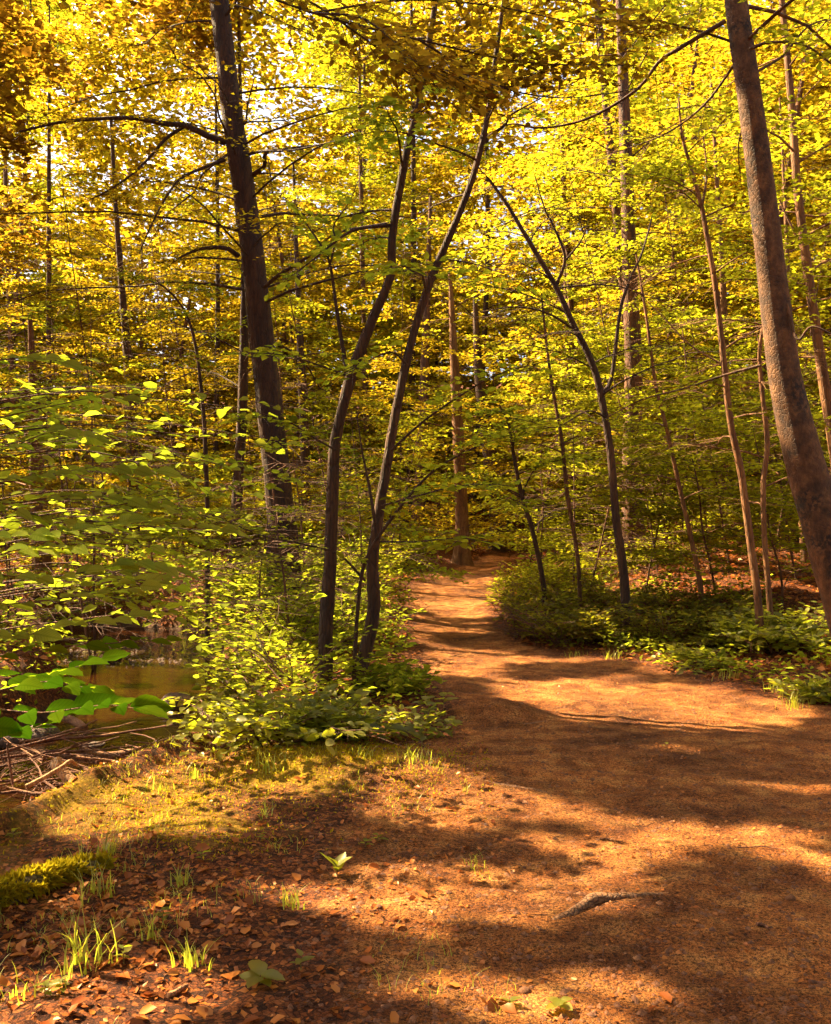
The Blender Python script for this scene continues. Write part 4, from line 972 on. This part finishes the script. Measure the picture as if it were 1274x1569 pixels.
# ------------------------------------------------------------------ brush dam across the stream, stones
def stick(name, label, pp, D, dD, w0, w1, mat, group=None, n=8, cat='stick', z=None, rough=.12, seed=0):
    L = smooth_line(px_line(pp, D, dD), max(8, 5 * len(pp))); o = L.mean(0)
    mb = MB(); tube(mb, L, np.linspace(w0, w1, len(L)) / 2 / F * D, n, rough=rough, seed=seed)
    return add(name, mb.mesh(name, mat, o), None, label, cat, group, loc=o)
stick('broken_branch', 'pale broken branch end jutting up out of the brush dam', [(84, 1166), (100, 1188), (125, 1206), (160, 1216), (200, 1217), (235, 1212)], 6.9, -.25, 20, 9, 'wood_pale', n=10)
stick('driftwood_log', 'long brown branch lying across the top of the brush dam', [(120, 1150), (160, 1158), (205, 1152), (240, 1142), (268, 1132)], 8.3, .2, 14, 9, 'wood_dead')
stick('driftwood_log', 'grey gnarled root along the water edge of the brush dam', [(-40, 1160), (20, 1158), (60, 1152), (100, 1160), (150, 1168)], 8.2, .1, 12, 6, 'wood_dead', rough=.3)
stick('mossy_branch', 'moss covered orange branch beside the brush dam at the bank', [(235, 1158), (275, 1155), (305, 1150), (335, 1150), (368, 1156)], 8.0, -.2, 12, 9, 'bark_mossy', rough=.3)
stick('driftwood_log', 'straight dead branch sloping to the bank under the mossy branch', [(232, 1168), (280, 1173), (330, 1178), (385, 1182)], 7.6, -.1, 9, 7, 'wood_dead')
stick('driftwood_log', 'thick cut log end lying in the pool behind the brush dam', [(92, 1098), (110, 1104), (122, 1110), (130, 1117)], 9.6, -.2, 12, 13, 'wood_dead', n=10)
stick('driftwood_log', 'dark log lying on the far pebbly bar of the stream', [(20, 1000), (45, 992), (78, 978)], 15.0, .3, 9, 7, 'wood_red')
stick('bare_twig', 'pale forked twig arching over the brush dam', [(40, 1206), (70, 1190), (95, 1175), (108, 1166), (118, 1172)], 6.6, .3, 8, 5, 'wood_pale')
stick('bare_twig', 'thin upright twig standing at the picture edge by the brush dam', [(20, 1202), (15, 1170), (11, 1140)], 6.2, 0, 4, 3, 'wood_red')
gS = np.random.default_rng(600)
for q in range(84):
    x = gS.uniform(-3.5, -1.35); y = gS.uniform(6.9, 8.5) ; z = -.42 + gS.uniform(0, .24) * (1 - abs(x + 2.6) / 2)
    L = gS.uniform(.35, 1.2); az = gS.normal(1.3, .5) * gS.choice([-1, 1]); el = gS.normal(0, .14)
    ln = branch_line(np.array([x, y, z]) - np.array([math.sin(az), math.cos(az), 0]) * L / 2, az, el, L, gS, n=7, bend=.05)
    ln[:, 2] = np.maximum(ln[:, 2], height(ln[:, 0], ln[:, 1]) + .005)
    o = ln.mean(0); mb = MB(); r = gS.uniform(.005, .017); tube(mb, ln, np.linspace(r, r * .5, 7), 5, rough=.1, seed=q)
    add('stick', mb.mesh('stick', ('wood_dead', 'wood_red')[q % 3 > 0], o), None, 'thin dead stick tangled in the brush dam across the stream', 'stick', 'sticks of the brush dam', loc=o)
mb = MB()
for q in range(420):
    x = gS.uniform(-3.4, -1.3); y = gS.uniform(7.0, 8.3); z = -.40 + gS.uniform(-.05, .16) * (1 - abs(x + 2.3) / 2.4)
    L = gS.uniform(.08, .35); az = gS.uniform(0, 6.28)
    ln = branch_line(np.array([x, y, z]), az, gS.normal(0, .35), L, gS, n=4, bend=0)
    ln[:, 2] = np.maximum(ln[:, 2], height(ln[:, 0], ln[:, 1]) + .004)
    tube(mb, ln, np.linspace(.004, .002, 4), 3, cap=False)
add('brushwood', mb.mesh('brushwood', 'wood_red'), None, 'fine dead twigs and debris choking the brush dam', kind='stuff')

def rock(name, label, x, y, z, sx, sy, sz, mat, seed, group=None, sub=4):
    import bmesh
    bm = bmesh.new(); bmesh.ops.create_icosphere(bm, subdivisions=sub, radius=1)
    for v in bm.verts:
        p = v.co; n = float(fbm(np.array([p.x * 1.3 + p.z + seed]), np.array([p.y * 1.3 - p.z * .7 + seed * 3]), seed)[0])
        f = 1 + .55 * n; v.co = Vector((p.x * f * sx, p.y * f * sy, max(p.z * f, -.6) * sz))
    me = bpy.data.meshes.new(name); bm.to_mesh(me); bm.free()
    me.polygons.foreach_set('use_smooth', np.ones(len(me.polygons), bool)); me.materials.append(MATS[mat])
    o = add(name, me, None, label, 'rock', group, loc=(x, y, z)); o.rotation_euler = (0, 0, seed * 1.3); return o
def rock_px(label, px, py, D, wpx, hpx, mat, seed):
    p = P3(px, py, D); rock('rock', label, p[0], p[1], p[2], wpx / 2 / F * D, wpx / 2 / F * D * .8, hpx / 2 / F * D, mat, seed)
rock_px('brown pointed rock in the water behind the brush dam', 58, 1128, 9.6, 72, 34, 'stone', 1)
rock_px('grey flat rock at the picture edge behind the brush dam', 8, 1136, 9.3, 60, 24, 'stone', 2)
rock_px('mossy green boulder at the picture edge above the near leaves', -2, 985, 12.0, 52, 44, 'bark_mossy', 3)
rock_px('small dark stone in the middle of the pool', 180, 1003, 15.3, 20, 10, 'stone', 4)
rock_px('small round brown stone beside the dark stone in the pool', 170, 1008, 14.9, 16, 10, 'stone', 5)
rock_px('low wet stone under the shrub at the pool edge', 270, 1075, 11.2, 60, 26, 'stone', 6)
rock_px('tan stone between dark log and pebbly bar', 50, 1000, 14.6, 28, 12, 'stone', 7)
rock_px('flat dark stone in the water near the log end', 145, 1142, 8.7, 34, 10, 'stone', 8)

# mossy log at the near bank
x0, y0, _ = ground_at(-60, 1420); x1, y1, _ = ground_at(165, 1325)
ln = np.array([[x0, y0, 0], [x0 * .62 + x1 * .38, y0 * .62 + y1 * .38, 0], [x1 * .7 + x0 * .3, y1 * .7 + y0 * .3, 0], [x1, y1, 0]]); ln[:, 2] = height(ln[:, 0], ln[:, 1]) + np.array([.035, .03, .025, -.02])
ll = smooth_line(ln, 24); o = ll.mean(0)
mlog = add('mossy_log', None, None, 'mossy sunlit log on the near bank edge with bright green moss', 'log', loc=o)
mb = MB(); tube(mb, ll, np.linspace(.06, .03, 24), 14, rough=.5); add('log', mb.mesh('log', 'bark_mossy', o), mlog)
lv = Leaves(); n = 5200; gM = np.random.default_rng(610); t = gM.uniform(0, 1, n); a = gM.uniform(-.1, 3.25, n)
C = np.stack([np.interp(t, np.linspace(0, 1, 24), ll[:, c]) for c in range(3)], 1); rr = np.interp(t, [0, 1], [.06, .035]); ax = unit(ll[-1] - ll[0]); u = unit(np.cross(ax, UP)); od = np.cos(a)[:, None] * u + np.sin(a)[:, None] * UP
k = vnoise(t * 14, a * 1.6, 3) > .36; C, od, rr, n = C[k], od[k], rr[k], int(k.sum())
lv.put(C + od * rr[:, None] * .95, od + gM.normal(0, .5, (n, 3)), gM.normal(0, 1, (n, 3)), gM.uniform(.012, .055, n)); add('moss', lv.mesh('moss', 'leaf_moss', wid=.3, shade=False, origin=o), mlog, kind='stuff')

# ------------------------------------------------------------------ root over the path, twigs, stones, seedlings, grass
def root_line(name, label, pp, w, lift, mat='bark_root'):
    pts = []
    for (px, py) in pp:
        x, y, z = ground_at(px, py); pts.append([x, y, z + lift])
    pts[0][2] -= lift + .03; pts[-1][2] -= lift + .03
    L = smooth_line(pts, 26); L[1:-1, 2] = height(L[1:-1, 0], L[1:-1, 1]) + lift * np.sin(np.linspace(0, math.pi, 26))[1:-1] ** .5 - .02
    o = L.mean(0); mb = MB(); tube(mb, L, np.array(w)[np.clip((np.linspace(0, 1, 26) * len(w)).astype(int), 0, len(w) - 1)] * (.6 + .4 * np.sin(np.linspace(0, math.pi, 26))), 9, rough=.2)
    return add(name, mb.mesh(name, mat, o), None, label, 'root', loc=o)
root_line('tree_root', 'bare tree root humping across the sandy path', [(842, 1412), (880, 1398), (915, 1382), (965, 1374), (1045, 1364)], [.022, .026, .028, .024, .016], .022)
root_line('tree_root', 'thin half buried root crossing the path near the moss bank', [(690, 1190), (760, 1202), (830, 1212), (900, 1222)], [.014, .018, .016, .01], .010)
root_line('tree_root', 'faint root at the path edge below the earth lump', [(760, 1112), (820, 1108), (880, 1100)], [.012, .016, .01], .008)
stick('bare_twig', 'short dark twig lying at the path edge of the picture', [(1240, 1504), (1258, 1507), (1285, 1508)], ground_at(1258, 1508)[1] , 0, 7, 5, 'wood_red')
def lying_stick(label, a, b, w, mat='wood_dead'):
    p = ground_at(*a); q = ground_at(*b); L = smooth_line([np.array(p) + [0, 0, .01], (np.array(p) + np.array(q)) / 2 + [.01, .02, .02], np.array(q) + [0, 0, .01]], 8)
    L[:, 2] = height(L[:, 0], L[:, 1]) + .008
    o = L.mean(0); mb = MB(); tube(mb, L, np.linspace(w, w * .6, 8), 6, rough=.15); add('fallen_twig', mb.mesh('fallen_twig', mat, o), None, label, 'twig', loc=o)
lying_stick('pale wood chip stick among the dry leaves near the picture bottom', (258, 1532), (288, 1515), .009)
lying_stick('short brown twig on the sandy path right of the bare root', (1160, 1420), (1178, 1427), .008, 'wood_red')
lying_stick('thin long twig lying on the shaded path beside the sunny streak', (1130, 1302), (1205, 1306), .004, 'wood_red')
lying_stick('small twig on the sunlit sand above the bare root', (920, 1288), (938, 1290), .006)

def tuft(label, px, py, h, nbl, seed, mat='leaf_grass', spread=.05, curve=.6, wid=.004):
    g = np.random.default_rng(seed); x, y, z = ground_at(px, py)
    V = []; Fc = []
    for b in range(nbl):
        az = g.uniform(0, 6.28); bx = x + g.normal(0, spread); by = y + g.normal(0, spread); bz = float(height(bx, by)) - .005; H = h * g.uniform(.5, 1.15); cv = curve * g.uniform(.3, 1.3) * H
        d = np.array([math.sin(az), math.cos(az), 0]); s = np.array([d[1], -d[0], 0]); n0 = len(V)
        for i, t in enumerate((0, .35, .7, 1)):
            c = np.array([bx, by, bz]) + UP * H * (t - .25 * t * t * curve) + d * cv * t * t; ww = wid * (1 - t * .85) * g.uniform(.8, 1.2)
            V.append(c - s * ww); V.append(c + s * ww)
        for i in range(3): Fc.append([n0 + 2 * i, n0 + 2 * i + 1, n0 + 2 * i + 3, n0 + 2 * i + 2])
    mb = MB(); mb.put(V, Fc); add('grass_tuft', mb.mesh('grass_tuft', mat, (x, y, z)), None, label, 'grass', 'grass tufts', loc=(x, y, z))
for q, (px, py, h, nbl, sp, lab) in enumerate([
    (165, 1312, .13, 26, .02, 'bright grass tuft beside the mossy log end'), (150, 1372, .13, 34, .04, 'grass tuft just below the mossy log'), (120, 1330, .17, 12, .02, 'tall thin grass blades behind the mossy log'),
    (280, 1358, .10, 22, .025, 'small grass tuft in the litter right of the mossy log'), (445, 1392, .11, 26, .025, 'dark spiky grass tuft between moss and path'), (295, 1482, .12, 34, .03, 'spreading grass tuft low in the dry leaves'),
    (130, 1480, .19, 40, .05, 'long grass clump in the dry leaves near the picture corner'), (230, 1440, .16, 14, .025, 'thin grass blades in the middle of the dry leaves'), (410, 1175, .14, 36, .06, 'grass tuft at the bank lip below the low bright shrub'),
    (405, 1250, .12, 14, .03, 'few thin grass blades on the moss bank'), (640, 1165, .10, 34, .05, 'short dry grass at the path end of the moss bank'), (560, 1160, .09, 30, .045, 'short grass along the top of the moss bank'), (1215, 1085, .20, 34, .05, 'bright sunlit grass tuft at the path edge under the beech'),
    (1185, 1060, .14, 26, .06, 'shaded grass tuft left of the bright sunlit grass'), (940, 1010, .14, 30, .06, 'grass tuft at the foot of the path bend bushes'), (880, 1005, .12, 20, .06, 'small grass tuft below the dark low bushes'), (250, 1215, .10, 14, .04, 'grass at the lip over the brush dam'),
    (1120, 1040, .16, 26, .08, 'grass patch at the edge of the red litter'), (300, 1195, .14, 12, .03, 'curving grass blades hanging over the brush dam'), (20, 1530, .10, 24, .06, 'grass in the picture bottom corner')]):
    tuft(lab, px, py, h, nbl, 700 + q, spread=sp)

def seedling(label, px, py, nl, size, h, seed, mat='leaf_shrub', up=.5):
    g = np.random.default_rng(seed); x, y, z = ground_at(px, py); base = np.array([x, y, z]); r = add('seedling', None, None, label, 'plant', 'seedlings on the forest floor', loc=base)
    mb = MB(); tube(mb, [base - UP * .01, base + UP * h * .5 + g.normal(0, .004, 3), base + UP * h], [.003, .0025, .0015], 5); add('stem', mb.mesh('stem', 'bark_mossy', base), r)
    az = np.arange(nl) * 2.4 + g.uniform(0, 6); C = base + UP * h * np.linspace(.35, 1, nl)[:, None]; A = np.stack([np.sin(az), np.cos(az), np.full(nl, up) * g.uniform(.3, 1.4, nl)], 1)
    leaf_objs(r, base, C, A, UP + g.normal(0, .2, (nl, 3)), size * g.uniform(.7, 1.2, nl), mat)
for q, (px, py, nl, size, h, up, lab) in enumerate([
    (516, 1345, 5, .10, .05, .9, 'upright seedling with strap like leaves on the bank'), (400, 1510, 6, .10, .03, .2, 'broad pale leaved seedling lying low near the picture bottom'), (462, 1490, 4, .05, .05, .5, 'small seedling right of the spreading grass tuft'),
    (860, 1548, 6, .06, .03, .3, 'little green seedling on the sandy path at the picture bottom'), (780, 1545, 4, .04, .02, .3, 'tiny seedling among dry leaves at the picture bottom'), (70, 1530, 9, .035, .05, .2, 'small round leaved weed in the picture corner'),
    (95, 1522, 9, .035, .05, .2, 'clover like weed beside the small round leaved weed'), (1020, 1105 + 40, 3, .04, .03, .3, 'tiny green sprout on the shaded path'), (580, 1290, 5, .05, .03, .4, 'flat seedling in the shade below the sunny moss'),
    (560, 1300, 4, .045, .03, .4, 'second flat seedling in the shade below the sunny moss'), (250, 1420, 7, .04, .07, .4, 'leafy weed in the middle of the dry leaves'), (190, 1480, 7, .04, .06, .4, 'leafy weed beside the long grass clump'), (310, 1320, 6, .04, .04, .3, 'low weed on the green moss patch'),
    (680, 1090, 5, .12, .14, .3, 'five leaved seedling in front of the dark earth beside the path'), (400, 1290, 6, .035, .04, .3, 'low creeping weed on the moss patch'), (20, 1290, 5, .05, .05, .5, 'pale leaved weed on the dark bank at the picture edge')]):
    seedling(lab, px, py, nl, size, h, 800 + q, up=up)

V = []; Fc = []; gT = np.random.default_rng(760)
for b in range(1500):
    x = gT.uniform(-2.5, .35); y = gT.uniform(3.0, 6.9)
    if float(vnoise(x * 3.1, y * 3.1, 33)) < .66 or float(poly_sd(np.array([x]), np.array([y]), STREAM)[0]) < .25: continue
    for j in range(3):
        bx = x + gT.normal(0, .02); by = y + gT.normal(0, .02); z = float(height(bx, by)) - .004; H = gT.uniform(.03, .10); az = gT.uniform(0, 6.28); d = np.array([math.sin(az), math.cos(az), 0]); s = np.array([d[1], -d[0], 0]); n0 = len(V)
        for t in (0, .4, .75, 1):
            c = np.array([bx, by, z]) + UP * H * (t - .3 * t * t) + d * H * .7 * t * t; ww = .0018 * (1 - t * .8); V.append(c - s * ww); V.append(c + s * ww)
        for i in range(3): Fc.append([n0 + 2 * i, n0 + 2 * i + 1, n0 + 2 * i + 3, n0 + 2 * i + 2])
mb = MB(); mb.put(V, Fc); add('grass', mb.mesh('grass', 'leaf_grass'), None, 'thin short grass blades scattered through litter and moss', kind='stuff')

# dry leaves: the largest ones singly (parts of the ground), the rest as litter
def dry_mesh(seed):
    g = np.random.default_rng(seed); c = g.uniform(.15, .45) * g.choice([-1, 1])
    V = [(0, 0, 0), (.3, -.3, .1 + c * .2), (.7, -.26, .12 + c * .3), (1, 0, c * .3), (.7, .26, .15 - c * .2), (.3, .3, .12), (.5, 0, .0)]
    return mesh_np('fallen_leaf', np.array(V) - [.5, 0, 0], [0, 1, 6, 1, 2, 6, 2, 3, 6, 3, 4, 6, 4, 5, 6, 5, 0, 6], [3] * 6, 'leaf_dry', smooth=True)
DM = [dry_mesh(s) for s in range(6)]
gL = np.random.default_rng(900); cnt = 0
def litter_w(x, y):
    return np.exp(-(((x + 1.3) / .75) ** 2 + ((y - 3.9) / .8) ** 2))
while cnt < 290:
    x = gL.uniform(-2.4, .4); y = gL.uniform(2.9, 6.2)
    if gL.uniform() > float(litter_w(x, y)) + .05 or float(poly_sd(np.array([x]), np.array([y]), STREAM)[0]) < .3: continue
    o = bpy.data.objects.new('fallen_leaf', DM[cnt % 6]); COL.objects.link(o); o.parent = ground
    s = gL.uniform(.035, .075); o.scale = (s, s * gL.uniform(.8, 1.3), s); o.location = (x, y, float(height(x, y)) + .006)
    o.rotation_euler = (gL.normal(0, .35), gL.normal(0, .35), gL.uniform(0, 6.28)); cnt += 1
for (px, py, s) in [(755, 1548, .07), (768, 1540, .06), (742, 1545, .05), (780, 1552, .06), (900, 1285, .03), (360, 1500, .06), (375, 1498, .05), (470, 1502, .05), (640, 1210, .045), (655, 1218, .04), (668, 1222, .05), (632, 1222, .04), (1000, 1555, .05), (560, 1238, .04), (1020, 1540, .06), (660, 1515, .04)]:
    x, y, z = ground_at(px, py); o = bpy.data.objects.new('fallen_leaf', DM[cnt % 6]); COL.objects.link(o); o.parent = path; o.scale = (s,) * 3; o.location = (x, y, z + .01); o.rotation_euler = (gL.normal(0, .4), gL.normal(0, .4), gL.uniform(0, 6.28)); cnt += 1
lv = Leaves()
def scatter(n, x0, x1, y0, y1, wfn, s0, s1, tilt=.45):
    x = gL.uniform(x0, x1, n); y = gL.uniform(y0, y1, n); k = gL.uniform(0, 1, n) < wfn(x, y); x, y = x[k], y[k]; z = height(x, y) + .006; k = z > WATER_Z + .03; x, y, z = x[k], y[k], z[k]; n = len(x)
    lv.put(np.stack([x, y, z], 1), gL.normal(0, 1, (n, 3)) * [1, 1, .25], UP + gL.normal(0, tilt, (n, 3)), gL.uniform(s0, s1, n))
scatter(16000, -2.6, .5, 2.6, 7, lambda x, y: .75 * litter_w(x, y) + .10, .015, .04)
scatter(26000, 1.2, 14, 8, 30, lambda x, y: sstep(-.1, .6, poly_sd(x, y, PATH)) * .9, .06, .12)
scatter(16000, -14, 0, 8, 30, lambda x, y: sstep(0, .5, poly_sd(x, y, PATH)) * .9, .06, .12)
scatter(6000, -.4, 4, 2.8, 14, lambda x, y: .35 + .3 * vnoise(x * 2, y * 2, 4), .012, .03)
add('leaf_litter', lv.mesh('leaf_litter', 'leaf_dry', wid=.7, shade=False), None, 'small dry red brown leaves littering the forest floor', kind='stuff')

def stone_mesh(seed):
    import bmesh
    bm = bmesh.new(); bmesh.ops.create_icosphere(bm, subdivisions=2, radius=1); g = np.random.default_rng(seed); k = g.normal(0, .5, (3, 3))
    for v in bm.verts:
        p = np.array(v.co); v.co = Vector(p * (1 + .25 * math.sin(float(k[0] @ p) * 4) + .15 * math.sin(float(k[1] @ p) * 7)))
    me = bpy.data.meshes.new('stone'); bm.to_mesh(me); bm.free(); me.materials.append(MATS['pebble']); me.polygons.foreach_set('use_smooth', np.ones(len(me.polygons), bool)); return me
STM = [stone_mesh(s) for s in range(4)]
# grit and pebbles on the path
octV = np.array([[1, 0, 0], [0, 1, 0], [-1, 0, 0], [0, -1, 0], [0, 0, .7], [0, 0, -.4]]); octF = np.array([[0, 1, 4], [1, 2, 4], [2, 3, 4], [3, 0, 4]])
def gravel(name, label, n, fn, mat, s0, s1):
    P = fn(n); n = len(P); s = gL.uniform(0, 1, n) ** 4 * (s1 - s0) + s0; a = gL.uniform(0, 6.28, n); ca, sa = np.cos(a), np.sin(a)
    v = octV[None] * (s[:, None, None] * gL.uniform(.6, 1.3, (n, 6, 1))); vx = v[..., 0] * ca[:, None] - v[..., 1] * sa[:, None]; vy = v[..., 0] * sa[:, None] + v[..., 1] * ca[:, None]
    V = P[:, None, :] + np.stack([vx, vy, v[..., 2]], -1)
    Fc = (np.arange(n)[:, None, None] * 6 + octF[None]).reshape(-1, 3); mb = MB(); mb.put(V.reshape(-1, 3), Fc); add(name, mb.mesh(name, mat, smooth=False), None, label, kind='stuff')
def on_path(n):
    y = 2.7 + gL.uniform(0, 1, n) ** 1.8 * 12; x = gL.uniform(-.55, .6, n) * y + .15 * y; k = poly_sd(x, y, PATH) < .25; x, y = x[k], y[k]; return np.stack([x, y, height(x, y)], 1)
gravel('grit', 'grit and small pebbles on the sandy path', 26000, on_path, 'pebble', .003, .019)
gS2 = np.random.default_rng(951)
for q in range(60):
    y = 2.9 + gS2.uniform() ** 1.6 * 7; x = gS2.uniform(-.3, .55) * y
    if float(poly_sd(np.array([x]), np.array([y]), PATH)[0]) > -.05: continue
    o = bpy.data.objects.new('stone', STM[q % 4]) ; COL.objects.link(o); o.parent = path; s = .010 + .014 * gS2.uniform() ** 2; o.scale = (s, s * gS2.uniform(.7, 1.1), s * .7); o.location = (x, y, float(height(x, y)) + s * .1); o.rotation_euler = (0, 0, gS2.uniform(0, 6.28))
def on_bar(n):
    x = gL.uniform(-5.8, -3.2, n); y = gL.uniform(14.2, 17, n); return np.stack([x, y, np.maximum(height(x, y), WATER_Z) + .01 * gL.uniform(0, 1, n)], 1)
gravel('gravel_bar', 'dark wet pebbles of the stream bar', 900, on_bar, 'stone', .012, .04)

mb = MB()
for q in range(520):
    y = 2.8 + gS2.uniform() ** 1.5 * 6; x = gS2.uniform(-.5, .5) * y
    if float(poly_sd(np.array([x]), np.array([y]), STREAM)[0]) < .4: continue
    ln = branch_line(np.array([x, y, float(height(x, y)) + .006]), gS2.uniform(0, 6.28), 0, gS2.uniform(.02, .09), gS2, n=4, bend=0); ln[:, 2] = height(ln[:, 0], ln[:, 1]) + .004
    tube(mb, ln, np.linspace(.0022, .0012, 4), 3, cap=False)
add('twig_litter', mb.mesh('twig_litter', 'wood_red'), None, 'tiny dead twigs strewn over path and litter', kind='stuff')

# low green cover on the wood's floor and tiny moss leaves on the bank
lv = Leaves()
def cover(n, x0, x1, y0, y1, fn, hmax, s0, s1):
    x = gL.uniform(x0, x1, n); y = gL.uniform(y0, y1, n); k = gL.uniform(0, 1, n) < fn(x, y); x, y = x[k], y[k]; z = height(x, y); k = z > WATER_Z + .08; x, y, z = x[k], y[k], z[k]; n = len(x)
    lv.put(np.stack([x, y, z + gL.uniform(.02, 1, n) * hmax], 1), gL.normal(0, 1, (n, 3)) * [1, 1, .3], UP + gL.normal(0, .4, (n, 3)), gL.uniform(s0, s1, n))
cover(26000, 1.0, 9, 8.6, 22, lambda x, y: sstep(.1, .5, poly_sd(x, y, PATH)) * sstep(.42, .6, vnoise(x * 1.1, y * 1.1, 7) - .3 * sstep(2.6, 4.5, x)), .22, .05, .10)
cover(22000, -7, .4, 8, 24, lambda x, y: sstep(.1, .5, poly_sd(x, y, PATH)) * sstep(.3, .5, vnoise(x * 1.1, y * 1.1, 8)), .30, .05, .10)
cover(20000, -30, 30, 20, 55, lambda x, y: sstep(.3, .8, poly_sd(x, y, PATH)), .5, .10, .22)
add('ground_cover', lv.mesh('ground_cover', 'leaf_green', shade=False), None, 'low green herbs covering the wood floor', kind='stuff')
lv = Leaves(); n = 120000; x = gL.uniform(-2.8, .5, n); y = gL.uniform(3.6, 7.4, n)
mo = np.exp(-(((x + .55) / .75) ** 2 + ((y - 6.3) / .55) ** 2)) + np.exp(-(((x + 1.5) / .5) ** 2 + ((y - 5.5) / .45) ** 2)) * .4 + .45 * np.exp(-(((x + 2.2) / .6) ** 2 + ((y - 5.4) / .5) ** 2)) + .5 * np.exp(-(((x + .95) / .35) ** 2 + ((y - 5.0) / .3) ** 2))
k = gL.uniform(0, 1, n) < np.clip(mo * 1.3 * (.25 + .8 * vnoise(x * 3.2, y * 3.2, 12) - .25 + .4 * (vnoise(x * 13, y * 13, 14) - .5)), 0, .8); x, y = x[k], y[k]; n = len(x)
lv.put(np.stack([x, y, height(x, y) - .002], 1), UP * .8 + gL.normal(0, .6, (n, 3)), gL.normal(0, 1, (n, 3)), gL.uniform(.008, .026, n))
add('moss', lv.mesh('moss', 'leaf_moss', wid=.35, shade=False), None, 'yellow green moss cushion on the stream bank', kind='stuff')
